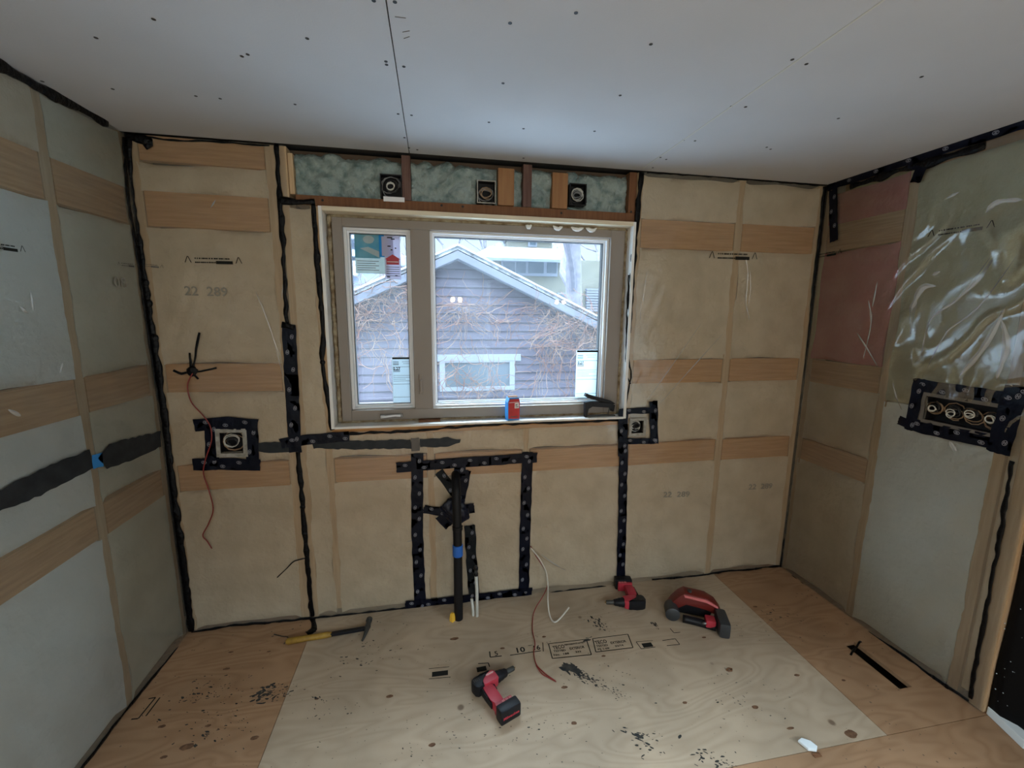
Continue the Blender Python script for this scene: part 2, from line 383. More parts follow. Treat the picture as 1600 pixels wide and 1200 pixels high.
def join_text(parts, material, parent, name):
    """parts: list of (string, size, matrix, bold, align, x-scale) collected into ONE mesh"""
    bm = BM()
    for s, size, mtx, bold, align, sx_ in parts:
        t = text_mesh(s, size, mtx, material, None, 'tmp', bold, align, .0003, sx_)
        bm.from_mesh(t.data); me = t.data; bpy.data.objects.remove(t); bpy.data.meshes.remove(me)
    KEEP.add(id(bm))
    return obj(name, bm, material, parent)

# ================================================================== STRUCTURE
def sbox(bm, S, u0, u1, v0, v1, n0, n1, bev=0):
    pts = [S.at(u, v, n) for u in (u0,u1) for v in (v0,v1) for n in (n0,n1)]
    lo = Vector([min(p[i] for p in pts) for i in range(3)]); hi = Vector([max(p[i] for p in pts) for i in range(3)])
    return box(bm, lo, hi, bev)
# floor: two rows of plywood sheets over a dark cavity
bm = BM(); box(bm, (-.15, BACK, -.25), (W+1.1, .15, -.20)); floor = struct('floor', bm, 'sheathing')
def sheet(x0, x1, y0, y1, m, label, holes=()):
    bm = BM()
    if not holes: box(bm, (x0+.0012, y0+.0012, -.018), (x1-.0012, y1-.0012, 0))
    else:
        (a0, a1, b0, b1) = holes
        box(bm, (x0+.0012, y0+.0012, -.018), (a0, y1-.0012, 0)); box(bm, (a1, y0+.0012, -.018), (x1-.0012, y1-.0012, 0))
        box(bm, (a0, y0+.0012, -.018), (a1, b0, 0)); box(bm, (a0, b1, -.018), (a1, y1-.0012, 0))
        bmesh.ops.remove_doubles(bm, verts=bm.verts, dist=1e-5)
    o = obj('plywood_sheet', bm, m, floor); o['label'] = label
sheet(-.14, .632, -1.10, .14, 'ply_brown', 'brown plywood sheet by the left wall')
sheet(.632, 3.09, -1.10, .14, 'ply_pale', 'pale plywood sheet under the window')
sheet(3.09, W+1.1, -1.10, .14, 'ply_brown', 'plywood sheet with a dark slot by the right wall', (3.372, 3.442, -.93, -.655))
sheet(-.14, 1.85, BACK, -1.10, 'ply_brown', 'plywood sheet behind the seam')
sheet(1.85, W+.14, BACK, -1.10, 'ply_brown', 'plywood sheet in front of the doorway')

# ceiling: drywall sheets with open joints
bm = BM(); box(bm, (-.15, BACK, H+.02), (W+1.1, .15, H+.08)); ceil = struct('ceiling', bm, 'cut_edge')
SX = [-.14, 1.208, 2.404, W+1.1]
for i in range(3):
    g0, g1 = (.0018, .0018) if i != 2 else (.0006, .0018)
    if i == 1: g1 = .0006
    bm = BM(); box(bm, (SX[i]+g0, BACK, H), (SX[i+1]-g1, -.012, H+.0127))
    o = obj('drywall_sheet', bm, 'drywall', ceil)
SCREWS = [(150,59),(378,88),(387,85),(176,139),(306,150),(344,154),(461,163),(66,127),(584,1),(617,3),(603,96),(604,101),(631,104),(797,36),(786,130),(1017,69),(969,149),(622,178),(643,180),
          (764,191),(818,201),(929,205),(632,215),(639,231),(652,234),(1238,93),(1260,100),(1143,166),(1165,167),(1068,219),(1086,220),(1198,230),(1204,233),(1032,246),(1041,249),(1020,262),(818,247),(1310,185),(1440,120),(900,20),(240,30),(480,60)]
for x, y in SCREWS:
    u, v = ST.px(x, y); 
    if v < .02: v = .03
    bm = BM(); lathe(bm, [(.0055,0), (.0055,.0012), (.002,.0008)], ST.mat(u, v, -.0004), 10)
    obj('drywall_screw', bm, 'screw', ceil)
# pencil marks on the ceiling board
bm = BM()
for x0, y0, x1, y1 in [(617,26,634,28),(629,50,640,48),(631,60,640,57)]:
    a, b = ST.px(x0,y0), ST.px(x1,y1); tube(bm, [ST.at(*a, .0002), ST.at(*b, .0002)], .0012, 4)
o = obj('pencil_mark', bm, 'ink_grey', ceil)
# paper edge of the right-hand joint
bm = BM(); box(bm, (2.4035, -2.1, H-.0012), (2.4095, -.05, H+.001)); obj('paper_joint', bm, 'pex', ceil)

# ---- framed walls
walls = {}
def wall(name, S, u0, u1, label, extra_box=None):
    bm = BM()
    for (a, b, c, d) in (extra_box or [(u0, u1, 0, H)]): sbox(bm, S, a, b, -.25 if c == 0 else c, H+.06 if d == H else d, -.16, -.14)
    o = struct(name, bm, 'sheathing', None, label); walls[S] = o; return o
HZ = H
wall('wall_back', SB, 0, W, 'framed wall with the window, studs and insulation', [(-.15, WX0, 0, H), (WX1, W+.15, 0, H), (WX0, WX1, 0, WZ0), (WX0, WX1, WZ1, H)])
wall('wall_left', SL, -3.2, .15, 'framed left wall with studs and insulation', [(-3.2, .15, 0, H)])
wall('wall_right', SR, -.0, 1.1, 'framed right wall with studs and insulation', [(-.15, 1.1, 0, H)])
def jit(a): return R_.uniform(-a, a)
def stud(S, u0, u1, v0=.004, v1=HZ-.004, m='wood_v', n=-.006, label=None, name='stud'):
    bm = BM(); vs = sbox(bm, S, u0, u1, v0, v1, n-.10, n, .002)
    o = obj(name, bm, m, walls[S]); 
    if label: o['label'] = label
    return o
def block(S, u0, u1, v0, v1, m='wood_h', n=-.0065, label=None, tilt=None, name='blocking_board'):
    bm = BM(); t = jit(.004) if tilt is None else tilt; t2 = jit(.004)
    g = .0015
    pts = [S.at(u0+g, v0-t, n), S.at(u1-g, v0+t2, n), S.at(u1-g, v1+t2, n), S.at(u0+g, v1-t, n)]
    prism(bm, pts, -S.N*.035, .0015)
    o = obj(name, bm, m, walls[S]); 
    if label: o['label'] = label
    return o
def batt(S, u0, u1, v0, v1, m='batt_cream', n=-.012, bulge=.006, label=None, seed=0):
    """soft fibreglass batt: bulging face, tucked edges"""
    bm = BM(); du = u1-u0; dv = v1-v0; nu = max(4, int(du/.03)); nv = max(4, int(dv/.03)); g = .002
    V = []
    for j in range(nv+1):
        row = []
        for i in range(nu+1):
            s, t = i/nu, j/nv
            e = min(t*dv, (1-t)*dv); k = 1-math.exp(-e/.009); e2 = min(s*du, (1-s)*du); k2 = math.exp(-e2/.010)
            u = u0+g+(du-2*g)*s; v = v0+g+(dv-2*g)*t
            # the soft sides spill unevenly over the stud faces
            spill = .007+.013*noise.noise(Vector((s*7, v*5+seed, S.O.x)))+.006*noise.noise(Vector((s*7, v*23, seed)))
            u += (-spill if i == 0 else (spill if i == nu else 0))
            v += (.010*noise.noise(Vector((u*5, t*9, seed))) if j in (0, nv) else 0)
            nn = n - .014*(1-k)*(1-k2) + bulge*k*.5 + .004*noise.noise(Vector((u*6, v*6, seed+S.O.x)))*k + .012*k2
            row.append(bm.verts.new(S.at(u, v, -.06 if in_hole(S, u, v, .012) else min(nn, -.0040 if i in (0, nu) else -.0050))))
        V.append(row)
    for j in range(nv):
        for i in range(nu): bm.faces.new((V[j][i], V[j][i+1], V[j+1][i+1], V[j+1][i]))
    # side skirts going back into the cavity
    edge = V[0] + [V[j][-1] for j in range(1,nv+1)] + list(reversed(V[-1]))[1:] + [V[j][0] for j in range(nv-1,0,-1)]
    back = [bm.verts.new(v.co - S.N*.10) for v in edge]; k = len(edge)
    for i in range(k): bm.faces.new((edge[i], back[i], back[(i+1)%k], edge[(i+1)%k]))
    bm.faces.new(back)
    o = obj('insulation_batt', bm, m, walls[S], smooth=True, ang=60)
    if label: o['label'] = label
    return o
HOLES = {SB: [(*SB.px(611,291),.05,.053),(*SB.px(760,300),.046,.053),(*SB.px(903,304),.046,.053),(*SB.px(362,692),.056,.058),(*SB.px(996,667),.042,.042)], SR: [(*SR.px(1500,647),.135,.062)], SL: []}
print('holes', HOLES[SR], HOLES[SB])
def in_hole(S, u, v, m=0): return any(abs(u-a) < c+m and abs(v-b) < d+m for a, b, c, d in HOLES[S])
ZB = [(.782,.915), (1.283,1.42), (2.052,2.203)]     # the three rows of blocking
def bay(S, u0, u1, rows=ZB, mats=None, z0=.012, z1=HZ-.012, blockm='wood_h', bl=None):
    zs = [z0]+[z for r in rows for z in r]+[z1]
    for k in range(0, len(zs), 2):
        mm = (mats or ['batt_cream']*9)[k//2]
        batt(S, u0, u1, zs[k], zs[k+1], mm, seed=R_.random()*50)
    for r in rows: block(S, u0, u1, r[0], r[1], blockm)
def plates(S, u0, u1, zt=HZ-.075):
    for a, b, nm in ((0, .038, 'bottom_plate'), (zt, zt+.037, 'top_plate'), (zt+.038, HZ-.001, 'top_plate')):
        bm = BM(); sbox(bm, S, u0, u1, a, b, -.13, -.09, .002); o = obj(nm, bm, 'wood_h', walls[S])
# back wall
plates(SB, 0, .61); plates(SB, 2.44, W)
stud(SB, 0, .038); stud(SB, .555, .597); stud(SB, .612, .648); stud(SB, .648+.088, .774, 0.04, WZ1, 'wood_v')
bay(SB, .04, .553, z1=2.33); block(SB, .04, .553, 2.332, 2.436, 'wood_h')
batt(SB, .65, .735, .012, 2.17, seed=3)
stud(SB, 2.408, 2.441); stud(SB, 3.022, 3.068); stud(SB, 3.555, W)
bay(SB, 2.443, 3.02); bay(SB, 3.07, 3.553)
# under the window
bm = BM(); sbox(bm, SB, .735, 2.41, 0, .038, -.13, -.09, .002); obj('bottom_plate', bm, 'wood_h', walls[SB])
bm = BM(); sbox(bm, SB, .735, 2.41, WZ0-.04, WZ0-.001, -.14, -.007, .002); obj('window_sill_plate', bm, 'wood_h', walls[SB])
for a, b in ((.776,1.255),(1.30,1.79),(1.835,2.405)):
    batt(SB, a, b, .012, .78, seed=a*9); block(SB, a, b, .782, .91, 'wood_h'); batt(SB, a, b, .915, WZ0-.042, seed=a*7)
for a in (1.257, 1.792): stud(SB, a, a+.04, .04, WZ0-.042, 'wood_v', -.011)
# header above the window: exposed spray foam between cripples
stud(SB, .650, .672, WZ1+.05, H-.03, 'wood_v', -.012)
bm = BM(); sbox(bm, SB, .675, 2.405, WZ1+.0, WZ1+.048, -.10, -.004, .003); o = obj('window_header', bm, 'wood_dark', walls[SB]); o['label'] = 'brown lumber plate over the window with nail holes'
for x, y in ((504,313),(723,323),(690,321),(877,333),(986,331)):
    u, v = SB.px(x, y, -.004); bm = BM(); lathe(bm, [(.006,0),(.006,.001),(.001,.001)], SB.mat(u, v, -.0035), 10); obj('nail_head', bm, 'screw', walls[SB])
bm = BM(); sbox(bm, SB, .61, 2.44, HZ-.075, HZ-.001, -.138, -.062, .003); obj('top_plate', bm, 'sheathing', walls[SB])
stud(SB, 1.168, 1.210, WZ1+.049, H-.004, 'wood_old', -.008, 'dark red-brown cripple stud over the window')
stud(SB, 1.776, 1.822, WZ1+.049, H-.004, 'wood_old', -.008, 'dark cripple stud over the window')
stud(SB, 2.362, 2.404, WZ1+.049, H-.004, 'wood_dark', -.008)
u0, v0 = SB.px(778, 322); u1, v1 = SB.px(803, 264)
for (xa, xb, yt, yb) in ((778,803,264,322),(862,886,271,327)):
    a, b = SB.px(xa, yb), SB.px(xb, yt); c = SB.px(xb, yb)
    bm = BM(); sbox(bm, SB, a[0], c[0], WZ1+.05, b[1], -.05, .004, .002)
    o = obj('wood_block', bm, 'wood_orange', walls[SB]); o['label'] = 'bare orange-brown wood block beside a wiring box'
def foam(u0, u1, v0, v1, seed):
    bm = BM(); nu, nv = int((u1-u0)/.008), int((v1-v0)/.008); V = []
    for j in range(nv+1):
        row = []
        for i in range(nu+1):
            u = u0+(u1-u0)*i/nu; v = v0+(v1-v0)*j/nv
            p = Vector((u*9, v*9, seed)); d = abs(noise.noise(p))*.05 + noise.noise(p*3)*.012 + noise.noise(p*8)*.007 + noise.noise(p*17)*.004
            e = (v1-v)/.05; e = max(0, 1-e)
            row.append(bm.verts.new(SB.at(u, v, -.085 if in_hole(SB, u, v, .004) else -.045 + d - .05*e*e + .012*noise.noise(p*.4))))
        V.append(row)
    for j in range(nv):
        for i in range(nu): bm.faces.new((V[j][i], V[j][i+1], V[j+1][i+1], V[j+1][i]))
    edge = V[0] + [V[j][-1] for j in range(1,nv+1)] + list(reversed(V[-1]))[1:] + [V[j][0] for j in range(nv-1,0,-1)]
    back = [bm.verts.new(Vector((v.co.x, .139, v.co.z))) for v in edge]; k = len(edge)
    for i in range(k): bm.faces.new((edge[i], back[i], back[(i+1)%k], edge[(i+1)%k]))
    bm.faces.new(back)
    o = obj('spray_foam', bm, 'spray_foam', walls[SB], smooth=True); o['label'] = 'lumpy grey-green spray foam between the cripple studs'
foam(.674, 1.167, WZ1+.049, H-.004, 1); foam(1.211, 1.775, WZ1+.049, H-.004, 5); foam(1.823, 2.361, WZ1+.049, H-.004, 9)
# left wall (u = -distance from the window wall)
plates(SL, -1.9, -.0)
stud(SL, -.04, -.006); stud(SL, -.452, -.408); stud(SL, -1.05, -1.01); stud(SL, -1.62, -1.58)
bay(SL, -.406, -.042, mats=['batt_side']*5, blockm='wood_hy'); bay(SL, -1.008, -.454, mats=['batt_white','batt_white','batt_white','batt_cream'], blockm='wood_hy'); bay(SL, -1.578, -1.052, mats=['batt_white']*4, blockm='wood_hy')
# right wall (u = distance from the window wall)
plates(SR, 0, 1.10, HZ-.10)
stud(SR, .006, .04); stud(SR, .46, .508); stud(SR, .955, .995); stud(SR, 1.035, 1.09)
bay(SR, .042, .458, mats=['batt_cream','batt_cream','batt_pink','batt_pink'], blockm='wood_hy', z1=HZ-.06)
batt(SR, .51, .953, .012, 1.25, 'batt_white', seed=4); batt(SR, .51, .953, 1.252, 2.38, 'batt_green', seed=8)
bm = BM(); sbox(bm, SR, .997, 1.033, .04, 2.33, -.10, -.02); obj('insulation_batt', bm, 'batt_cream', walls[SR])
# rear part of the room, behind the camera
bm = BM(); box(bm, (-.15, BACK, 0), (-.02, -1.9, H)); struct('wall_side', bm, 'wood_cream')
bm = BM(); box(bm, (W+.98, -1.66, 0), (W+1.1, -1.0, H)); box(bm, (W+.14, -1.80, 0), (W+1.1, -1.66, H)); struct('wall_far', bm, 'hall_black')  # near-black walls paint in the dark of the unlit hall
bm = BM()
for a, b, c, d in ((-.15, RX0, 0, H), (RX1, W+.14, 0, H), (RX0, RX1, 0, RZ0), (RX0, RX1, RZ1, H)): box(bm, (a, BACK-.15, c), (b, BACK, d))
struct('wall_rear', bm, 'rear_board')
bm = BM()
for a, b, c, d in ((RX0, RX0+.05, RZ0, RZ1), (RX1-.05, RX1, RZ0, RZ1), (RX0+.05, RX1-.05, RZ0, RZ0+.05), (RX0+.05, RX1-.05, RZ1-.05, RZ1), ((RX0+RX1)/2-.03, (RX0+RX1)/2+.03, RZ0+.05, RZ1-.05)):
    box(bm, (a, BACK-.1, c), (b, BACK-.03, d))
struct('rear_fill_window', bm, 'pvc_white')  # unseen window added as a source of fill daylight
bm = BM()
for a, b, c, d in ((BACK, QY0, 0, H), (QY1, -1.66, 0, H), (QY0, QY1, 0, QZ0), (QY0, QY1, QZ1, H)): box(bm, (W, a, c), (W+.14, b, d))
struct('wall_side_right', bm, 'rear_board')
bm = BM()
for a, b, c, d in ((QY0, QY0+.05, QZ0, QZ1), (QY1-.05, QY1, QZ0, QZ1), (QY0+.05, QY1-.05, QZ0, QZ0+.05), (QY0+.05, QY1-.05, QZ1-.05, QZ1), ((QY0+QY1)/2-.03, (QY0+QY1)/2+.03, QZ0+.05, QZ1-.05)):
    box(bm, (W+.03, a, c), (W+.10, b, d))
struct('side_fill_window', bm, 'pvc_white')  # unseen window added to brighten the left wall
# unlit hall past the right wall, its darkness painted near-black; black edge panel
bm = BM(); box(bm, (W+1.0, -1.0, 0), (W+1.05, .15, H)); box(bm, (W+.16, -1.0, 0), (W+1.0, -.98, H)); struct('wall_hall', bm, 'hall_black')
bm = BM(); n = 40; V = []
for j in range(n+1):
    row = []
    for i in range(13):
        u = 1.094+i*.045; v = .012+(H-.03)*j/n
        row.append(bm.verts.new(SR.at(u, v, -.02+.012*math.sin(i*1.9+.4*math.sin(j*.5)))))
    V.append(row)
for j in range(n):
    for i in range(12): bm.faces.new((V[j][i], V[j][i+1], V[j+1][i+1], V[j+1][i]))
bmesh.ops.solidify(bm, geom=bm.faces[:], thickness=.003)
sheet_t = tag(obj('black_panel_edge', bm, 'hall_black', smooth=True), 'black membrane-covered panel edge past the right wall', 'plastic sheet')
bm = BM()
for k in range(46):
    u = 1.10+abs(R_.gauss(0,.05)); v = R_.uniform(.1,2.0)
    lathe(bm, [(R_.uniform(.001,.0028),0),(.0005,.001)], SR.mat(u, v, .0002), 5)
KEEP.add(id(bm))
o = obj('dust_speck', bm, 'paper', sheet_t); o['kind'] = 'stuff'

# ================================================================== VAPOUR FILM
def film(name, S, u0, u1, v0, v1, keep, mname, wr, label, step=.016):
    bm = BM(); nu, nv = int((u1-u0)/step), int((v1-v0)/step); V = {}
    def vert(i, j):
        if (i, j) not in V:
            u = u0+(u1-u0)*i/nu; v = v0+(v1-v0)*j/nv
            V[(i,j)] = bm.verts.new(S.at(u, v, wr(u, v)))
        return V[(i,j)]
    for j in range(nv):
        for i in range(nu):
            if keep(u0+(u1-u0)*(i+.5)/nu, v0+(v1-v0)*(j+.5)/nv) and not in_hole(S, u0+(u1-u0)*(i+.5)/nu, v0+(v1-v0)*(j+.5)/nv, -.006):
                bm.faces.new((vert(i,j), vert(i+1,j), vert(i+1,j+1), vert(i,j+1)))
    KEEP.add(id(bm))
    o = obj(name, bm, mname, smooth=True)
    return tag(o, label, 'vapour barrier', 'clear plastic sheets over the framed walls')
def wr_back(u, v):
    a = noise.noise(Vector((u*2.2, v*1.5, 1)))*.003 + abs(noise.noise(Vector(((u-.35*v)*14, (v+.3*u)*1.6, 3))))*.0035
    return .001 + max(0, a)
def wr_left(u, v):
    return .001 + max(0, noise.noise(Vector((u*3, v*1.5, 9)))*.004 + abs(noise.noise(Vector(((u+.4*v)*9, v*1.5, 5))))*.003)
def wr_right(u, v):
    t = min(1, max(0, (u-.40)/.12)) * min(1, max(0, (v-.95)/.5)) * min(1, max(0, (2.3-v)/.3))
    q = (u*.8-v*.5); s = (u*.5+v*.8)
    ridge = (1-abs(noise.noise(Vector((q*11+noise.noise(Vector((u*5,v*5,0)))*.9, s*2.0, 4))))*2.2)
    return .001 + max(0, noise.noise(Vector((u*3, v*2, 2))))*.003 + t*max(0, ridge)**3*.018
film_b = film('vapor_barrier', SB, .002, W-.002, .004, H-.004,
     lambda u, v: not (.645 < u < 2.43 and v > WZ1+.0) and not (WX0-.012 < u < WX1+.006 and WZ0-.012 < v < WZ1+.02),
     'film', wr_back, 'clear plastic vapour sheet stapled over the framing of the window wall')
film_l = film('vapor_barrier', SL, -1.85, -.003, .004, H-.004, lambda u, v: True, 'film', wr_left, 'clear plastic vapour sheet over the paler insulation of the left wall')
film_r = film('vapor_barrier', SR, .003, 1.088, .004, H-.03, lambda u, v: True, 'film_wrinkled', wr_right, 'wrinkled clear plastic sheet over pink and green insulation of the right wall', .011)

# dark bands and board scraps seen through the film
def under(S, pts, m, name, parent, label=None, n=.0048, ext=.0006):
    bm = BM(); pp = []
    q = [S.px(x, y) for x, y in pts]
    for i in range(len(q)):
        a, b = q[i], q[(i+1)%len(q)]; k = max(1, int(math.dist(a, b)/.02))
        for j in range(k):
            t = j/k; pp.append(S.at(a[0]+(b[0]-a[0])*t+jit(.0025), a[1]+(b[1]-a[1])*t+jit(.0035), n))
    prism(bm, pp, S.N*ext); o = obj(name, bm, m, parent)
    if label: o['label'] = label
    return o
under(SL, [(-60,792),(0,764),(60,734),(138,702),(143,732),(60,775),(0,798),(-60,830)], 'tape_under', 'tape_band', walls[SL], 'dark tape band across the bay')
under(SL, [(150,716),(168,694),(205,684),(249,674),(250,698),(205,718),(165,733)], 'tape_under', 'tape_band', walls[SL], 'dark tape band across the bay')
under(SL, [(141,712),(158,706),(160,728),(143,734)], 'card_blue', 'nail_plate', walls[SL])
under(SB, [(400,692),(445,690),(468,694),(466,704),(430,708),(404,705)], 'tape_under', 'tape_band', walls[SB], 'dark tape band across the bay')
under(SB, [(487,691),(560,688),(642,686),(643,700),(560,702),(490,700)], 'tape_under', 'tape_band', walls[SB], 'dark tape band across the bay')
under(SB, [(655,686),(700,683),(720,687),(718,692),(695,698),(656,698)], 'tape_under', 'tape_band', walls[SB], 'dark tape band across the bay')
under(SB, [(642,684),(655,684),(656,703),(643,704)], 'ink_grey', 'nail_plate', walls[SB])

# ================================================================== WINDOW
def bx_ring(bm, x0, x1, z0, z1, wl, wr, wb, wt, y0, y1, bev=.0015):
    box(bm, (x0, y0, z0), (x0+wl, y1, z1), bev); box(bm, (x1-wr, y0, z0), (x1, y1, z1), bev)
    box(bm, (x0+wl, y0, z0), (x1-wr, y1, z0+wb), bev); box(bm, (x0+wl, y0, z1-wt), (x1-wr, y1, z1), bev)
win = bpy.data.objects.new('window_1', None); COL.objects.link(win); win['kind'] = 'structure'; win['label'] = 'two-pane window with a narrow casement on the left and a wide fixed pane'
bm = BM(); box(bm, (WX0+.001, -.014, WZ0+.001), (WX0+.017, .15, WZ1-.001), .002); box(bm, (WX1-.017, -.014, WZ0+.001), (WX1-.001, .15, WZ1-.001), .002)
obj('window_jamb', bm, 'liner', win)
bm = BM(); box(bm, (WX0+.018, -.020, WZ0+.001), (WX1-.018, .15, WZ0+.013), .002); obj('window_sill', bm, 'liner', win)
bm = BM(); box(bm, (WX0+.018, -.016, WZ1-.022), (WX1-.018, .15, WZ1-.001), .002); obj('window_head', bm, 'wood_cream', win)
FY0, FY1 = .052, .15
FX0, FX1, FZ0, FZ1 = .820, 2.372, 1.104, 2.142
AX0, AX1, BX0, BX1, GZ0, GZ1 = .868, 1.198, 1.296, 2.290, 1.160, 2.100
bm = BM()
box(bm, (FX0, FY0, FZ0), (AX0, FY1, FZ1), .003); box(bm, (BX1, FY0, FZ0), (FX1, FY1, FZ1), .003)
box(bm, (AX1, FY0, GZ0), (BX0, FY1, GZ1), .003)
box(bm, (AX0, FY0, FZ0), (BX1, FY1, GZ0), .003); box(bm, (AX0, FY0, GZ1), (BX1, FY1, FZ1), .003)
obj('window_frame', bm, 'pvc_backlit', win)
for nm, a, b in (('casement_sash', AX0, AX1), ('fixed_sash', BX0, BX1)):
    bm = BM(); bx_ring(bm, a, b, GZ0, GZ1, .014, .014, .012, .012, .078, .145); bx_ring(bm, a+.014, b-.014, GZ0+.012, GZ1-.012, .010, .010, .010, .010, .098, .145)
    s = obj(nm, bm, 'pvc_white', win)
    bm = BM(); bx_ring(bm, a+.024, b-.024, GZ0+.022, GZ1-.022, .003, .003, .003, .003, .104, .140, 0); obj('gasket', bm, 'grey_plastic', s)
    bm = BM(); V = [bm.verts.new((x, .115, z)) for x, z in ((a+.02, GZ0+.018), (b-.02, GZ0+.018), (b-.02, GZ1-.018), (a+.02, GZ1-.018))]; bm.faces.new(V); obj('window_pane', bm, 'glass', s)
# foam bead in the gap between frame and liner
bm = BM()
def bead_pts(a, b, n, j): return [Vector(a).lerp(Vector(b), i/n)+Vector((jit(j), jit(.003), jit(j))) for i in range(n+1)]
for a, b in (((.806,.066,1.10),(.806,.066,2.15)), ((2.384,.066,1.10),(2.384,.066,2.15)), ((.81,.07,1.095),(2.38,.07,1.095)), ((.81,.07,2.15),(2.38,.07,2.15))):
    n = 60; tube(bm, bead_pts(a, b, n, .0015), [R_.uniform(.008,.014) for _ in range(n+1)], 7)
obj('foam_bead', bm, 'foam_bead', win, smooth=True)
bm = BM(); u, v = SB.px(893, 345, .01)
for dx, ww in ((-.10,.05), (0,.07), (.085,.06), (-.25,.03)):
    pts = [(2.05+dx+i*ww/5, .035+jit(.004), 2.150-(.002+.012*math.sin(i/5*3.14)+abs(jit(.006)))) for i in range(6)]
    tube(bm, pts, [.003,.009,.011,.010,.008,.003], 7)
o = obj('foam_drip', bm, 'liner', win, smooth=True)
bm = BM(); bx_ring(bm, WX0+.017, WX1-.017, WZ0+.012, WZ1-.02, .035, .02, .02, .02, .085, .149, 0); obj('gap_filler', bm, 'foam_bead', win)
# shim, crank handle, lock lever
u0, v0 = SB.px(655, 664, -.03); bm = BM(); box(bm, (u0-.002, .02, WZ0+.013), (u0+.115, .062, WZ0+.024), .001); obj('shim', bm, 'wood_dark', win)
bm = BM(); u, v = SB.px(612, 649, -.05); 
box(bm, (u-.06, .040, v-.011), (u+.06, .0535, v+.009), .004); h = obj('crank_base', bm, 'grey_metal', win)
bm = BM(); tube(bm, [(u+.048, .036, v), (u+.02, .030, v+.003), (u-.03, .030, v-.002), (u-.055, .034, v-.003)], [.007,.006,.006,.008], 8); obj('crank_handle', bm, 'pvc_white', h, smooth=True)
u, v = SB.px(658, 600, -.05); bm = BM(); box(bm, (u-.011, .044, v-.055), (u+.011, .0535, v+.055), .003); h = obj('lock_base', bm, 'pvc_backlit', win)
bm = BM(); box(bm, (u-.005, .028, v-.04), (u+.005, .044, v+.025), .003); obj('lock_lever', bm, 'pvc_backlit', h)

# stickers on the glass
def gbox(bm, x0, x1, z0, z1, y=.1145, t=.0006): box(bm, (x0, y-t, z0), (x1, y, z1))
def glass_px(x, y): return SB.px(x, y, -.1145)
def energy_label(px0, px1, pyt, pyb, label):
    (a, zt), (b, zb) = glass_px(px0, pyt), glass_px(px1, pyb)
    b2, _ = glass_px(px1, pyt)
    t = thing('energy_label', label, 'sticker', Matrix.Translation((a, .1145, zb)), 'printed stickers on the window glass')
    wd, hg = b2-a, zt-zb
    bm = BM(); box(bm, (0, -.0006, 0), (wd, 0, hg)); n0 = len(bm.faces)
    box(bm, (.02*wd, -.0011, hg*.955), (.98*wd, -.0007, hg*.995))
    for k, (x0, x1, z) in enumerate([(.05,.3,.90),(.05,.3,.865),(.05,.3,.84),(.45,.9,.90),(.5,.85,.86),(.02,.98,.79),(.05,.35,.72),(.05,.35,.69),(.05,.95,.60),(.05,.9,.56),(.05,.6,.52),(.05,.95,.48),(.02,.98,.41),(.02,.98,.12)]):
        hh = .012 if k in (0,1,2,6,7) else .006
        box(bm, (x0*wd, -.0011, hg*(z-hh)), (x1*wd, -.0007, hg*z))
    bm.faces.ensure_lookup_table()
    for fi in range(n0, len(bm.faces)): bm.faces[fi].material_index = 1
    obj('label_sheet', bm, ['paper','ink'], t)
    for sz, s, x, z in ((.035,'U',.16,.68),): text_mesh('0.27', .022, Matrix.Translation((wd*.2, -.0008, hg*.745)) @ Matrix.Rotation(math.pi/2,4,'X'), 'ink', t, 'lettering', .0006)
energy_label(612, 647, 558, 628, 'white energy label with a black header low on the narrow pane')
energy_label(901, 935, 547, 623, 'white energy label with a black header at the right end of the wide pane')
(a, zt) = glass_px(553, 363); b, _ = glass_px(606, 363); _, zb = glass_px(560, 427)
t = thing('window_poster', 'teal and blue picture sticker on the upper narrow pane', 'sticker', Matrix.Translation((a, .1145, zb)), 'printed stickers on the window glass')
wd, hg = b-a, zt-zb
bm = BM(); box(bm, (0, -.0006, 0), (wd, 0, hg)); obj('label_sheet', bm, 'poster_grey', t)
bm = BM(); box(bm, (0, -.0012, hg*.38), (wd*.75, -.0007, hg)); obj('picture', bm, 'poster_teal', t)
bm = BM(); prism(bm, [(wd*.15, -.0013, hg*.62), (wd*.72, -.0013, hg*.40), (wd*.72, -.0013, hg*.55), (wd*.4, -.0013, hg*.66)], (0, -.0004, 0)); prism(bm, [(wd*(.42+.17*math.cos(i*.5)), -.0013, hg*(.84+.10*math.sin(i*.5))) for i in range(12)], (0, -.0004, 0)); obj('picture_shape', bm, 'poster_grey', t)
bm = BM()
for k in range(5): box(bm, (.05*wd, -.0012, hg*(.30-.055*k)), ((.7-.1*(k%2))*wd, -.0007, hg*(.315-.055*k)))
obj('print', bm, 'ink_grey', t)
bm = BM(); box(bm, (wd*.72, -.0014, hg*.42), (wd*1.15, -.0008, hg*.99)); obj('picture', bm, 'poster_blue', t)
bm = BM(); box(bm, (wd*.80, -.0019, hg*.45), (wd*.93, -.0015, hg*.93)); obj('picture_shape', bm, 'poster_lilac', t)
(a, zt) = glass_px(596, 366); b, _ = glass_px(621, 366); _, zb = glass_px(600, 436)
t = thing('house_sticker', 'pale strip sticker with a red house sign overlapping the teal one', 'sticker', Matrix.Translation((a+.012, .1128, zb)), 'printed stickers on the window glass')
wd, hg = b-a, zt-zb
bm = BM(); box(bm, (0, -.0006, 0), (wd, 0, hg)); obj('label_sheet', bm, 'poster_lilac', t)
bm = BM(); box(bm, (wd*.1, -.0012, hg*.33), (wd*.9, -.0007, hg*.45)); prism(bm, [(0, -.0007, hg*.45), (wd, -.0007, hg*.45), (wd*.5, -.0007, hg*.56)], (0,-.0005,0)); obj('red_house', bm, 'red_plastic', t)
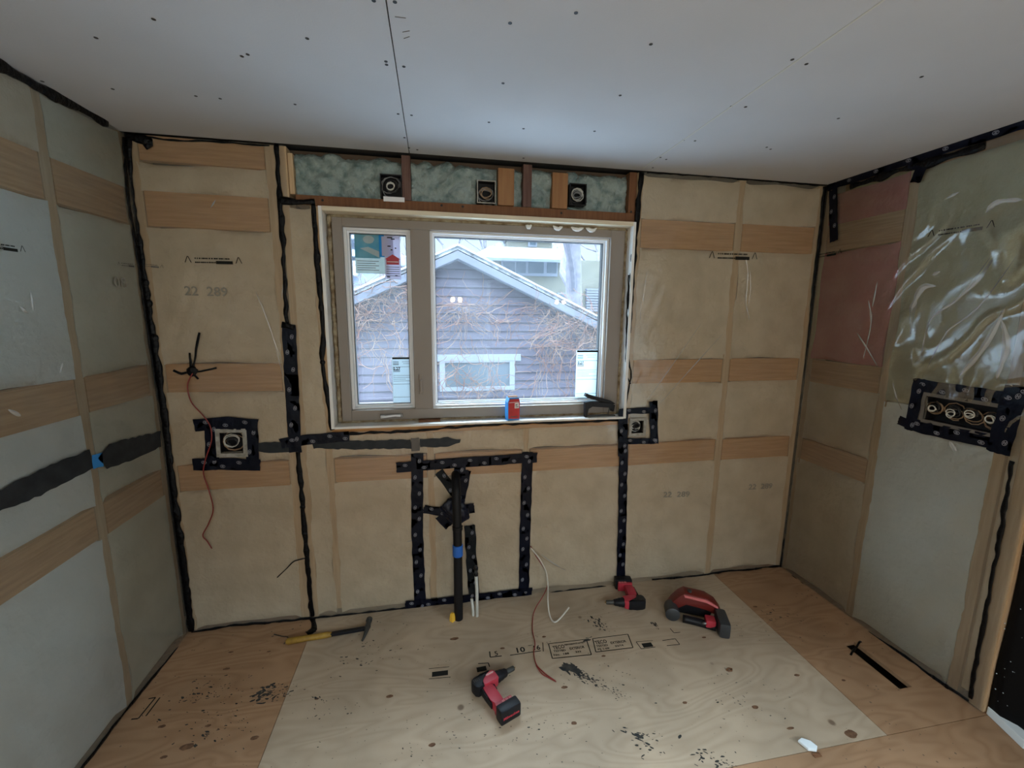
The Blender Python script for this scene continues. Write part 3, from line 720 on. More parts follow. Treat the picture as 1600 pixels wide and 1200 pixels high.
bm = BM(); box(bm, (wd*.14, -.0016, hg*.385), (wd*.86, -.0012, hg*.40)); obj('stripe', bm, 'card_white', t)
bm = BM()
for k in range(5): box(bm, (.08*wd, -.0012, hg*(.27-.05*k)), (.92*wd, -.0007, hg*(.282-.05*k)))
for x, z, q_ in ((.3,.74,.10),(.7,.70,.05),(.45,.66,.06),(.35,.93,.16),(.55,.90,.12),(.2,.05,.1),(.7,.08,.08)): box(bm, (wd*(x-q_), -.0012, hg*(z-.012)), (wd*(x+q_), -.0007, hg*(z+.012)))
obj('print', bm, 'ink', t)
(a, zt), (b, zb) = glass_px(646, 428), glass_px(650, 640)

# ================================================================== BLACK TAPE
TAPE_GROUP = 'strips of black sheathing tape on the plastic'
def tape(S, pts, width, label, m='tape', n=.0055, logos=True, raw=False, parentlogo=True, wob=.002, name='tape_strip', pitch=.085):
    q = [Vector((*(p if raw else S.px(*p)), 0)) for p in pts]
    # dense centreline
    c = []; 
    for i in range(len(q)-1):
        k = max(1, int((q[i+1]-q[i]).length/.012))
        c += [q[i].lerp(q[i+1], j/k) for j in range(k)]
    c.append(q[-1]); nc = len(c); L = sum((q[i+1]-q[i]).length for i in range(len(q)-1))
    base = c[0]; O = S.at(base.x, base.y, n)
    bm = BM(); rows = []; sd = R_.random()*99
    for i, p in enumerate(c):
        d = (c[min(i+1,nc-1)]-c[max(i-1,0)]).normalized(); nx = Vector((-d.y, d.x, 0)); row = []
        hw = width/2*(1+.04*noise.noise(Vector((i*.3, sd, 0))))
        for k in range(7):
            s = (k/6*2-1)
            e = p + nx*(hw*s + (noise.noise(Vector((i*.22, sd, s)))*wob*2 if abs(s) == 1 else 0))
            hgt = noise.noise(Vector((e.x*26, e.y*26, sd)))*.0022 + abs(noise.noise(Vector((e.x*60, e.y*12, sd))))*.0016
            if i in (0, nc-1): e = e + d*jit(.003)
            row.append(bm.verts.new(S.at(e.x, e.y, n+max(0,hgt)) - O))
        rows.append(row)
    for i in range(nc-1):
        for k in range(6): bm.faces.new((rows[i][k], rows[i][k+1], rows[i+1][k+1], rows[i+1][k]))
    bmesh.ops.solidify(bm, geom=bm.faces[:], thickness=.0005); bmesh.ops.recalc_face_normals(bm, faces=bm.faces)
    if logos and L > .08:
        x = .035+R_.random()*.03; side = 1; nf0 = len(bm.faces)
        while x < L-.015:
            acc = 0
            for i in range(nc-1):
                s = (c[i+1]-c[i]).length
                if acc+s >= x: break
                acc += s
            p = c[i].lerp(c[i+1], (x-acc)/max(s,1e-6)); d = (c[i+1]-c[i]).normalized(); nx = Vector((-d.y, d.x, 0))
            ctr = p + nx*side*width*.18
            a = math.atan2(d.y, d.x)+math.pi/2*.85
            Mx = S.mat(ctr.x, ctr.y, n+.0034, a); Mx.translation = Mx.translation - O
            N_ = 18
            for k in range(N_):      # oval ring
                a0, a1 = 2*math.pi*k/N_, 2*math.pi*(k+1)/N_
                f = lambda r1, r2, aa: bm.verts.new(Mx @ Vector((r1*math.cos(aa), r2*math.sin(aa), 0)))
                bm.faces.new((f(.0068,.0100,a0), f(.0084,.0118,a0), f(.0084,.0118,a1), f(.0068,.0100,a1)))
            for (xa, xb, ya, yb) in ((-.0042,-.0018,-.006,.006),(.0018,.0042,-.006,.006),(-.004,.004,-.001,.001)):
                bm.faces.new([bm.verts.new(Mx @ Vector((xx, yy, 0))) for xx, yy in ((xa,ya),(xb,ya),(xb,yb),(xa,yb))])
            x += pitch*R_.uniform(.75,1.2); side = -side
        bm.faces.ensure_lookup_table()
        for fi in range(nf0, len(bm.faces)): bm.faces[fi].material_index = 1
    KEEP.add(id(bm)); t = obj(name, bm, [m, 'logo_white'], smooth=True, ang=50); t.location = O
    return tag(t, label, 'tape', TAPE_GROUP)
T1 = .064
tape(SB, [(452,507),(456,600),(462,706)], T1, 'black tape strip running down beside the left of the window')
tape(SB, [(439,693),(475,687),(546,681)], .055, 'short horizontal black tape below the lower left window corner', n=.0075)
tape(SB, [(652,708),(652,830),(657,955)], T1, 'left upright of the black tape rectangle around the drain pipe')
tape(SB, [(824,706),(820,830),(818,942)], T1, 'right upright of the black tape rectangle around the drain pipe')
tape(SB, [(619,730),(720,722),(839,714)], .058, 'top bar of the black tape rectangle around the drain pipe', n=.0085)
tape(SB, [(1.115,.026),(1.40,.024),(1.86,.026)], .046, 'bottom bar of the black tape rectangle, along the floor', n=.0085, raw=True)
tape(SB, [(719,722),(717,760),(714,795)], T1, 'upright black tape from the rectangle top down to the drain elbow', n=.0085)
tape(SB, [(662,794),(690,799),(712,797)], .050, 'short black tape sticking out left of the drain elbow', n=.009)
tape(SB, [(712,798),(741,792)], .060, 'stub of black tape right of the drain elbow', n=.011, logos=False)
tape(SB, [(686,736),(712,772)], .050, 'slanting grey-black tape left of the upright above the elbow', 'tape_under', n=.0055)
tape(SB, [(728,734),(716,790)], .060, 'slanting tape right of the upright above the elbow', n=.006)
tape(SB, [(686,805),(702,822)], .050, 'crumpled tape end below the elbow', n=.0065, logos=False)
tape(SB, [(734,820),(737,880),(742,945)], .062, 'greyish tape strip behind the drain pipe', 'tape_under', n=.0058)
tape(SB, [(974,688),(972,800),(969,916)], .056, 'black tape strip from the right-hand box down to the floor')
tape(SB, [(973,640),(972,712)], .062, 'black tape on the left edge of the right-hand box', n=.0075)
tape(SB, [(966,643),(1000,641),(1026,641)], .036, 'black tape on the top edge of the right-hand box', n=.0085)
tape(SB, [(1020,626),(1021,693)], .052, 'black tape on the right edge of the right-hand box', n=.0095)
tape(SB, [(972,689),(1025,688)], .036, 'black tape on the bottom edge of the right-hand box', n=.0105)
tape(SB, [(305,664),(355,660),(404,664)], .062, 'black tape on the top edge of the left-hand box', n=.0085)
tape(SB, [(303,725),(350,724),(408,726)], .062, 'black tape on the bottom edge of the left-hand box', n=.0095)
tape(SB, [(331,656),(333,733)], .062, 'black tape on the left edge of the left-hand box', n=.0065)
tape(SB, [(393,660),(396,733)], .062, 'black tape on the right edge of the left-hand box', n=.0065)
bm = BM(); u, v = SB.px(713, 797, .04); sp = bmesh.ops.create_icosphere(bm, subdivisions=4, radius=.062)
for vv in sp['verts']:
    p = vv.co*22; k_ = 1+.42*noise.noise(p*.9)+.22*noise.noise(p*2.3); vv.co = Vector((vv.co.x*k_*1.15, vv.co.y*k_*.55, vv.co.z*k_*1.15)) + SB.at(u, v, .040)
tag(obj('tape_wad', bm, 'tape', smooth=True), 'crumpled wad of black tape wrapped round the drain elbow', 'tape', TAPE_GROUP)
# right wall
tape(SR, [(1296,290),(1420,248),(1600,190),(1640,178)], .062, 'long black tape along the ceiling of the right wall', n=.0075)
tape(SR, [(1304,296),(1304,340),(1305,377)], .052, 'short hanging black tape in the upper right corner', n=.009)
tape(SR, [(1425,254),(1445,258),(1432,285)], .050, 'crumpled tape flap at the top of the right wall stud', n=.0095, logos=False)
tape(SR, [(1428,602),(1500,612),(1590,628)], .066, 'top tape of the wide taped box on the right wall', n=.0085)
tape(SR, [(1418,661),(1480,676),(1552,690)], .060, 'bottom tape of the wide taped box on the right wall', n=.0095)
tape(SR, [(1440,592),(1424,672)], .050, 'left tape of the wide taped box on the right wall', n=.0105)
tape(SR, [(1592,604),(1562,708)], .075, 'right tape of the wide taped box on the right wall', n=.0105)
tape(SR, [(1582,612),(1630,622)], .060, 'tape tail past the right end of the wide box', n=.0115)
tape(SR, [(1407,656),(1426,664)], .045, 'tape tail past the left end of the wide box', n=.0115)

# ================================================================== BLACK SEALANT
def sealant(S, pts, wd, label, amp=.5, n=.004, wob=.003, parent=None, raw=False, name='sealant_bead', blobs=0, step=.018, m='sealant', smp=3):
    q = [Vector((*(p if raw else S.px(*p)), 0)) for p in pts]
    q = smooth_path(q, smp) if len(q) > 2 else q
    c = []
    for i in range(len(q)-1):
        k = max(1, int((q[i+1]-q[i]).length/step)); c += [q[i].lerp(q[i+1], j/k) for j in range(k)]
    c.append(q[-1]); sd = R_.random()*99
    P = []; RR = []
    for i, p in enumerate(c):
        P.append(S.at(p.x+noise.noise(Vector((i*.4, sd, 0)))*wob*2, p.y+noise.noise(Vector((i*.4, sd, 7)))*wob*2, n))
        RR.append(wd/2*max(.3, 1+amp*1.6*noise.noise(Vector((i*.35, sd, 3)))))
    bm = BM(); tube(bm, P, RR, 8, flat=(S.N, .35))
    for _ in range(blobs):
        j = R_.randrange(len(P)); r = wd*R_.uniform(.5,.8)
        s = bmesh.ops.create_icosphere(bm, subdivisions=2, radius=r)
        for v in s['verts']:
            v.co = P[j] + v.co - S.N*v.co.dot(S.N)*.6
    o = obj(name, bm, m, parent, smooth=True)
    if label: tag(o, label, 'sealant', 'beads of black acoustic sealant')
    return o
sealant(SB, [(201,215),(203,290),(219,390),(232,480),(250,590),(262,690),(276,800),(290,900),(299,985)], .032, 'black sealant bead down the left corner on the window wall side', blobs=3)
sealant(SL, [(192,215),(199,310),(214,400),(228,500),(243,600),(252,650),(264,760),(280,880),(295,985)], .020, 'thin black sealant line down the left corner on the left wall side', blobs=1)
sealant(SB, [(190,207),(205,214),(235,222),(228,232)], .035, 'dark sealant smear in the upper left ceiling corner', n=.003)
sealant(SB, [(432,224),(438,310),(443,400),(448,505)], .022, 'black sealant line between the doubled studs left of the window')
sealant(SB, [(441,508),(462,512)], .030, 'blob of sealant at the top of the left tape strip', n=.007)
sealant(SB, [(466,706),(472,780),(478,850),(484,920),(488,962)], .026, 'black sealant line from the lower left tape strip to the floor', blobs=2)
sealant(SB, [(436,313),(465,316),(492,315)], .030, 'short thick black bead at the left end of the window header')
sealant(SB, [(490,318),(494,380),(502,480),(506,520),(503,560),(512,620),(520,672)], .024, 'black bead down the left side of the window opening', blobs=1)
sealant(SB, [(520,680),(580,676),(650,673),(700,668),(760,664),(830,661),(900,659),(965,656)], .014, 'wavy black bead under the window sill')
sealant(SB, [(1002,270),(996,330),(990,400),(985,470),(982,520)], .030, 'thick black bead above right of the window')
sealant(SB, [(983,520),(980,560),(986,590),(975,635)], .010, 'thin looping black line at the right jamb')
sealant(SB, [(982,430),(979,500),(978,570),(984,600)], .010, 'second thin black line at the right jamb')
sealant(SB, [(1288,292),(1282,360),(1272,440),(1263,540),(1252,640),(1240,740),(1228,830),(1220,885)], .026, 'black bead down the right corner', amp=.25)
sealant(SB, [(300,988),(360,977),(420,972),(490,965),(560,958),(655,947)], .014, 'black floor-line bead left of the taped rectangle', blobs=2)
sealant(SB, [(830,930),(900,921),(965,914)], .012, 'black floor-line bead right of the taped rectangle')
sealant(SB, [(1018,905),(1080,900),(1130,893),(1180,888),(1218,884)], .013, 'black floor-line bead near the right corner', blobs=3)
sealant(SL, [(296,990),(262,1030),(220,1080),(180,1130),(130,1196),(100,1235)], .016, 'black floor-line bead along the left wall')
sealant(SR, [(1221,889),(1270,925),(1330,970),(1400,1015),(1460,1058),(1515,1095)], .016, 'black floor-line bead along the right wall', blobs=3)
sealant(SR, [(1583,720),(1570,800),(1556,880),(1540,960),(1525,1040),(1517,1090)], .016, 'black bead down the end studs of the right wall')
sealant(SL, [(-20,92),(40,125),(90,152),(135,175),(165,190)], .045, 'thick black sealant along the ceiling of the left wall', n=.003)
sealant(SR, [(1330,292),(1420,262),(1480,246),(1540,228)], .030, 'ragged black sealant below the ceiling tape of the right wall', n=.003, amp=.9)
sealant(SB, [(230,216),(330,222),(420,227)], .008, 'thin dark line along the ceiling at the upper left')
sealant(SB, [(1010,270),(1120,277),(1280,290)], .008, 'thin dark line along the ceiling at the upper right')
sealant(SF, [(488,968),(490,984),(478,990),(493,984)], .030, 'splat of black sealant on the floor below the left bead', n=.002)
sealant(SF, [(1345,1003),(1338,1012),(1330,1024)], .014, 'dark scrap of sealant at the end of the floor slot', n=.002)
# cable hole with its sealant star
s = thing('sealant_patch', 'star-shaped black sealant patch around a wire hole', 'sealant', None, 'beads of black acoustic sealant')
for k, pts in enumerate([[(300,578),(297,552)], [(301,578),(308,545),(313,520)], [(300,580),(285,584),(272,578)], [(300,580),(316,580),(340,574)], [(302,582),(312,592)]]):
    sealant(SB, pts, .010 if k != 2 else .012, None, parent=s, name='smear', amp=.3)
bm = BM(); u, v = SB.px(300, 580, .004)
sp = bmesh.ops.create_icosphere(bm, subdivisions=3, radius=.024)
for vv in sp['verts']: vv.co = Vector((vv.co.x*(1+.3*noise.noise(vv.co*90)), vv.co.y*.35, vv.co.z*(1+.3*noise.noise(vv.co*80)))) + SB.at(u, v, .004)
obj('blob', bm, 'sealant', s, smooth=True)
sealant(SB, [(478,872),(462,876),(448,888),(434,902)], .005, 'thin dark thread branching left from the lower left bead')

# ================================================================== PRINTS ON THE FILM
def vapor_print(S, px0, px1, parent, wide=True, m='ink'):
    """row of tiny print between two roof-shaped marks"""
    a = Vector(S.px(*px0)); b = Vector(S.px(*px1)); d = (b-a); L = d.length; ang = math.atan2(d.y, d.x)
    Mx = S.mat(a.x, a.y, .0052, ang); bm = BM()
    def q(x0, x1, y0, y1): bm.faces.new([bm.verts.new(Mx @ Vector((x*L, y*L, 0))) for x, y in ((x0,y0),(x1,y0),(x1,y1),(x0,y1))])
    for cx in (.05, .95):
        for sgn in (-1, 1):
            pts = [(cx-.002*sgn, .07), (cx+sgn*.045, -.05), (cx+sgn*.06, -.05), (cx+sgn*.012, .07)]
            bm.faces.new([bm.verts.new(Mx @ Vector((x*L, y*L, 0))) for x, y in pts])
    rr = random.Random(3); x = .17
    while x < .80: 
        ww = rr.uniform(.015,.04); q(x, x+ww, .02, .045); x += ww+rr.choice([.004,.006,.018])
    x = .17
    while x < .52: 
        ww = rr.uniform(.015,.03); q(x, x+ww, -.055, -.03); x += ww+rr.choice([.004,.006,.012])
    q(.54, .84, -.07, -.01)
    KEEP.add(id(bm)); return obj('film_print', bm, m, parent)
vapor_print(SB, (290,406), (378,408), film_b); vapor_print(SB, (1108,399), (1182,401), film_b)
vapor_print(SR, (1268,402), (1316,393), film_r); vapor_print(SR, (1452,366), (1556,350), film_r)
vapor_print(SL, (-45,378), (36,390), film_l); vapor_print(SB, (214,413), (256,417), film_b, m='ink_grey'); vapor_print(SL, (182,412), (212,415), film_l, m='ink_grey')
def film_text(S, s, px0, px1, h, parent, m='ink_faint'):
    a = Vector(S.px(*px0)); b = Vector(S.px(*px1)); c = (a+b)/2; ang = math.atan2(b.y-a.y, b.x-a.x)
    t = text_mesh(s, h, S.mat(c.x, c.y, .005, ang), m, parent, 'lettering', .0006)
    wd = max(v.co.dot(S.U) for v in t.data.vertices)-min(v.co.dot(S.U) for v in t.data.vertices)
    k = (b-a).length/max(wd,.01); Mx = S.mat(c.x, c.y, .005, ang)
    t.data.transform(Mx @ Matrix.Diagonal((k,1,1,1)) @ Mx.inverted()); return t
film_text(SB, '22  289', (289,455), (356,457), .06, film_b)
film_text(SB, '22  289', (1036,773), (1077,772), .05, film_b); film_text(SB, '22  289', (1169,761), (1206,759), .05, film_b)
film_text(SL, '08', (176,441), (196,443), .06, film_l)

def crease_glint(S, pts, wd, par):  # raised fold ribbon whose pale colour stands in for a glint
    q = smooth_path([Vector((*S.px(*p), 0)) for p in pts], 6); n = len(q); bm = BM(); rows = []; sd = R_.random()*50
    for i, p in enumerate(q):
        d = (q[min(i+1,n-1)]-q[max(i-1,0)]).normalized(); nx = Vector((-d.y, d.x, 0))
        ww = wd*(.15+math.sin(math.pi*i/(n-1)))*(1+.8*noise.noise(Vector((i*.5, sd, 0))))*.6
        rows.append([bm.verts.new(S.at((p+nx*ww*k).x, (p+nx*ww*k).y, .0045+(.35*ww if k == 0 else 0))) for k in (-1,0,1)])
    for i in range(n-1):
        for k in (0,1): bm.faces.new((rows[i][k], rows[i][k+1], rows[i+1][k+1], rows[i+1][k]))
    KEEP.add(id(bm)); obj('crease_glint', bm, 'crease_glint', par)
for pts, wd in (([(400,455),(425,520),(443,590)],.004),([(408,470),(428,530),(440,560)],.003),([(1000,640),(1050,570),(1095,505)],.003),([(1022,640),(1080,575),(1130,520)],.003),([(1163,395),(1168,430),(1165,470),(1170,500)],.007),
    ([(1171,420),(1172,450),(1168,480)],.005),([(1004,475),(1006,455),(1010,425)],.006),([(1000,500),(1001,470)],.004),([(846,866),(865,880),(884,891)],.004),([(636,846),(650,842)],.003),([(446,420),(440,470)],.004),([(330,325),(338,312)],.004),([(960,735),(985,740)],.002)):
    crease_glint(SB, pts, wd, film_b)
for pts, wd in (([(1440,560),(1455,500),(1500,465),(1550,400)],.008),([(1450,575),(1480,520),(1530,480),(1590,400)],.006),([(1424,522),(1428,480),(1442,450),(1464,447)],.022),([(1542,332),(1560,316),(1600,312)],.016),
    ([(1500,588),(1540,540),(1572,480)],.018),([(1558,592),(1574,540),(1566,500)],.018),([(1350,560),(1362,505),(1358,470)],.008),([(1372,440),(1364,480)],.007),([(1396,598),(1402,622),(1410,640)],.006),([(1340,520),(1356,545),(1372,572)],.005),([(1505,462),(1535,430),(1552,405)],.014),([(1458,430),(1470,424)],.01),([(1480,310),(1500,300)],.008),([(1495,705),(1485,690)],.012)):
    crease_glint(SR, pts, wd, film_r)
for pts, wd in (([(45,455),(50,487)],.010),([(28,478),(42,490)],.008),([(92,583),(96,566)],.006),([(10,640),(30,650)],.01)):
    crease_glint(SL, pts, wd, film_l)
# ================================================================== WIRING BOXES
def coil(bm, S, u, v, n, r, turns, wr, amp=.3, seed=0):
    pts = []; N_ = int(turns*12)
    for i in range(N_+1):
        a = i/12*2*math.pi; rr = r*(1+amp*1.6*noise.noise(Vector((i*.16, seed, 0)))); 
        pts.append(S.at(u+rr*math.cos(a)*(1+.15*noise.noise(Vector((seed, i*.1, 1)))), v+rr*.85*math.sin(a), n+.010*noise.noise(Vector((i*.2, seed, 5)))))
    tube(bm, pts, wr, 6)
def wiring_box(S, cx, cy, w_, h_, label, m='black_plastic', rim='box_rim', rimw=.010, depth=.045, n=.004, wires=((1.0,'wire_black'),), ang=0, foil=False, outer=0.0):
    u, v = S.px(cx, cy, n); O = S.mat(u, v, n, ang)
    t = thing('electrical_box', label, 'electrical box', O, 'wiring boxes in the walls')
    bm = BM(); wt = .0025; x0, x1, y0, y1 = -w_/2, w_/2, -h_/2, h_/2
    box(bm, (x0, y0, -depth), (x1, y1, -depth+wt)); box(bm, (x0, y0, -depth), (x0+wt, y1, 0)); box(bm, (x1-wt, y0, -depth), (x1, y1, 0))
    box(bm, (x0, y0, -depth), (x1, y0+wt, 0)); box(bm, (x0, y1-wt, -depth), (x1, y1, 0))
    obj('box_body', bm, m, t)
    if rim:
        bm = BM(); e = rimw
        for (a, b, c, d) in ((x0-e, x0+.002, y0-e, y1+e), (x1-.002, x1+e, y0-e, y1+e), (x0+.002, x1-.002, y1-.002, y1+e), (x0+.002, x1-.002, y0-e, y0+.002)): box(bm, (a, c, -.001), (b, d, .003+jit(.0005)))
        obj('box_rim', bm, rim, t)
    L = Surf((0,0,0), (1,0,0), (0,1,0), (0,0,1))
    for k, (rf, wm) in enumerate(wires):
        nn = 1 if w_ < h_*1.5 else 4
        for q in range(nn):
            cxx = x0 + w_*(q+.5)/nn; bm = BM()
            coil(bm, L, cxx+jit(.006), jit(.008), -depth*.45+.008*k, min(w_/nn*1.1, h_)*.34*rf, 1.6+R_.random(), .0026, .7, k*7+q*3+cx)
            obj('wire_coil', bm, wm, t, smooth=True)
    return t
wiring_box(SB, 611, 291, .098, .105, 'black wiring box with a ring of coiled wire beside the first cripple stud', rim='rim_black', rimw=.002, n=-.004, wires=((1.25,'grey_metal'),(.8,'wire_black'),(.5,'pex')))
wiring_box(SB, 760, 300, .090, .105, 'rounded wiring box with coiled wire left of the first bare wood block', rim='box_rim', rimw=.003, n=-.004, wires=((1.2,'grey_metal'),(.8,'wire_copper')))
wiring_box(SB, 903, 304, .090, .105, 'black wiring box with tangled wire right of the second bare wood block', rim='rim_black', rimw=.002, n=-.004, wires=((1.2,'wire_black'),(.9,'pex'),(.6,'grey_metal')))
wiring_box(SB, 362, 692, .108, .112, 'left-hand wall box with a pale rim and brown-grey wires', rimw=.017, wires=((1.3,'wire_copper'),(.9,'pex'),(.6,'wire_black')), n=.006, ang=-.03)
wiring_box(SB, 996, 667, .080, .080, 'small right-hand wall box with a pale rim beside the window corner', rimw=.014, wires=((1.1,'pex'),(.7,'wire_black')), n=.006)
ua, va = SR.px(1440, 635); ub, vb = SR.px(1562, 658)
wiring_box(SR, 1500, 647, (ub-ua)*.98, .115, 'wide wall box with wire coils in the taped patch of the right wall', rimw=.014, wires=((1.2,'wire_copper'),(.9,'wire_black'),(.6,'pex')), n=.007, rim='ink_grey', ang=.0)
# pale scrap under the first box
u, v = SB.px(614, 311, .002); bm = BM(); sbox(bm, SB, u-.045, u+.055, v-.012, v+.010, -.001, .003); tag(obj('cardboard_scrap', bm, 'card_white'), 'pale flat scrap under the first black wiring box over the window', 'scrap')

# ================================================================== PIPES AND CABLES
px_, py_ = 1.412, -.135
t = thing('drain_pipe', 'black drain pipe with a blue band rising from the floor into the wall', 'pipe', Matrix.Translation((px_, py_, 0)))
zt = .66
bm = BM(); tube(bm, smooth_path([(0,0,-.15), (0,0,.2), (0,.004,.45), (-.003,.01,zt), (-.003,.03,zt+.09), (-.002,.09,zt+.125), (0,.137,zt+.13)], 5), .024, 18); obj('pipe', bm, 'abs_pipe', t, smooth=True, ang=40)
bm = BM(); zb = SB.px(716, 860, -py_)[1]; lathe(bm, [(.0255,zb-.032),(.028,zb-.03),(.028,zb+.03),(.0255,zb+.032)], Matrix.Translation((0,.004,0)), 20); b = obj('blue_band', bm, 'blue_band', t, smooth=True, ang=40); b['label'] = 'bright blue band'
for z in (.54, .40):
    bm = BM(); lathe(bm, [(.0245,z-.012),(.0275,z-.01),(.0275,z+.01),(.0245,z+.012)], Matrix.Translation((0,.004,0)), 20); obj('coupling', bm, 'abs_pipe', t, smooth=True, ang=40)
t = thing('water_pipe', 'thin white water pipe capped with dark crimp rings beside the drain pipe', 'pipe', Matrix.Translation((1.515, -.135, 0)))
zt2 = SB.px(747, 893, .1)[1]
bm = BM(); tube(bm, [(0,0,-.1), (0,0,.15), (-.004,.012,zt2)], .009, 12); obj('pipe', bm, 'pex', t, smooth=True)
bm = BM(); tube(bm, [(-.02,.01,-.1), (-.02,.01,.02), (-.028,.016,.10)], .008, 10); obj('pipe_stub', bm, 'pex', t, smooth=True)
for dz in (.0, .035):
    bm = BM(); lathe(bm, [(.011,zt2+dz-.008),(.0125,zt2+dz-.006),(.0125,zt2+dz+.006),(.011,zt2+dz+.008)], Matrix.Translation((-.004,.012,0)), 14); obj('crimp_ring', bm, 'black_plastic', t)
bm = BM(); lathe(bm, [(.009,zt2),(.009,zt2+.05),(.003,zt2+.053)], Matrix.Translation((-.004,.012,0)), 12); obj('cap', bm, 'grey_plastic', t)
u, v = SF.px(707, 970, 0); bm = BM(); lathe(bm, [(.016,0),(.0155,.02),(.011,.045),(.010,.047)], Matrix.Translation((u, v, 0)), 4); tag(obj('yellow_cap', bm, 'yellow_plastic'), 'small bright yellow cap on the floor left of the drain pipe', 'cap')
def cable(pts, r, m, name, label, k=8):
    P = [S.at(*S.px(x, y, n), n) for x, y, S, n in pts]
    bm = BM(); tube(bm, smooth_path(P, k), r, 7)
    return tag(obj(name, bm, m, smooth=True), label, 'wire')
cable([(301,583,SB,.010),(293,602,SB,.014),(299,628,SB,.014),(318,650,SB,.018),(329,668,SB,.022),(330,690,SB,.022),(321,718,SB,.022),(318,740,SB,.020),(326,765,SB,.014),(333,795,SB,.014),(326,818,SB,.012),(317,836,SB,.012),(324,846,SB,.012),(331,857,SB,.012)], .0028, 'wire_red', 'red_wire', 'long thin red wire hanging from the sealant star down over the left box')
cable([(829,853,SB,.010),(837,868,SB,.02),(845,880,SB,.035),(853,895,SB,.045),(855,915,SB,.06),(848,932,SF,.06),(838,948,SF,.02),(833,962,SF,.004),(832,985,SF,.004),(836,1005,SF,.004),(834,1020,SF,.004),(838,1038,SF,.004),(850,1051,SF,.004),(868,1064,SF,.004)], .0026, 'wire_red', 'red_wire', 'thin red wire running from the wall across the stamped plywood')
cable([(838,1040,SF,.004),(846,1052,SF,.006),(856,1058,SF,.004),(869,1065,SF,.003)], .0024, 'wire_red', 'red_wire', 'short second strand at the end of the red wire on the floor')
cable([(829,856,SB,.012),(842,872,SB,.03),(853,893,SB,.05),(856,915,SB,.07),(856,940,SF,.06),(859,962,SF,.012),(866,972,SF,.006),(876,965,SF,.02),(889,949,SF,.045)], .0045, 'wire_white', 'white_cable', 'white cable looping from the wall down to the floor')
cable([(836,862,SB,.012),(850,873,SB,.02),(868,884,SB,.025),(884,890,SB,.03)], .0012, 'wire_copper', 'bare_wire', 'thin shiny wire ends sticking out of the wall by the white cable')
cable([(444,1006,SF,.003),(450,996,SF,.004),(440,994,SF,.004),(428,991,SF,.004)], .0022, 'wire_black', 'string_scrap', 'dark curled string by the hammer handle')

# ================================================================== HAMMER
a = Vector((*SF.px(447,1003,.015), 0)); b = Vector((*SF.px(575,981,.015), 0)); d = (b-a); L = d.length; ang = math.atan2(d.y, d.x)
t = thing('hammer', 'hammer with a worn yellow grip and black head lying by the wall', 'hammer', Matrix.Translation(a) @ Matrix.Rotation(ang,4,'Z'))
bm = BM(); tube(bm, [(0,0,.016),(.01,0,.017),(L*.25,0,.016),(L*.5,0,.015),(L*.545,0,.014)], [.010,.017,.015,.015,.012], 12); obj('grip', bm, 'hammer_yellow', t, smooth=True, ang=50)
bm = BM(); box(bm, (L*.53,-.011,.007), (L*.98,.009,.024), .003); obj('shaft', bm, 'black_plastic', t)
bm = BM(); 
tube(bm, [(L*.98+.012,.062,.020),(L*.98+.010,.045,.020)], [.016,.016], 14); tube(bm, [(L*.98+.010,.046,.02),(L*.98+.006,.0,.020)], [.012,.015], 12)
tube(bm, smooth_path([(L*.98+.006,.004,.02),(L*.98+.002,-.02,.018),(L*.98-.006,-.05,.012),(L*.98-.016,-.078,.006)], 4), [.015-.0009*i for i in range(13)], 10)
bmesh.ops.remove_doubles(bm, verts=bm.verts, dist=1e-5); obj('hammer_head', bm, 'dark_metal', t, smooth=True, ang=50)

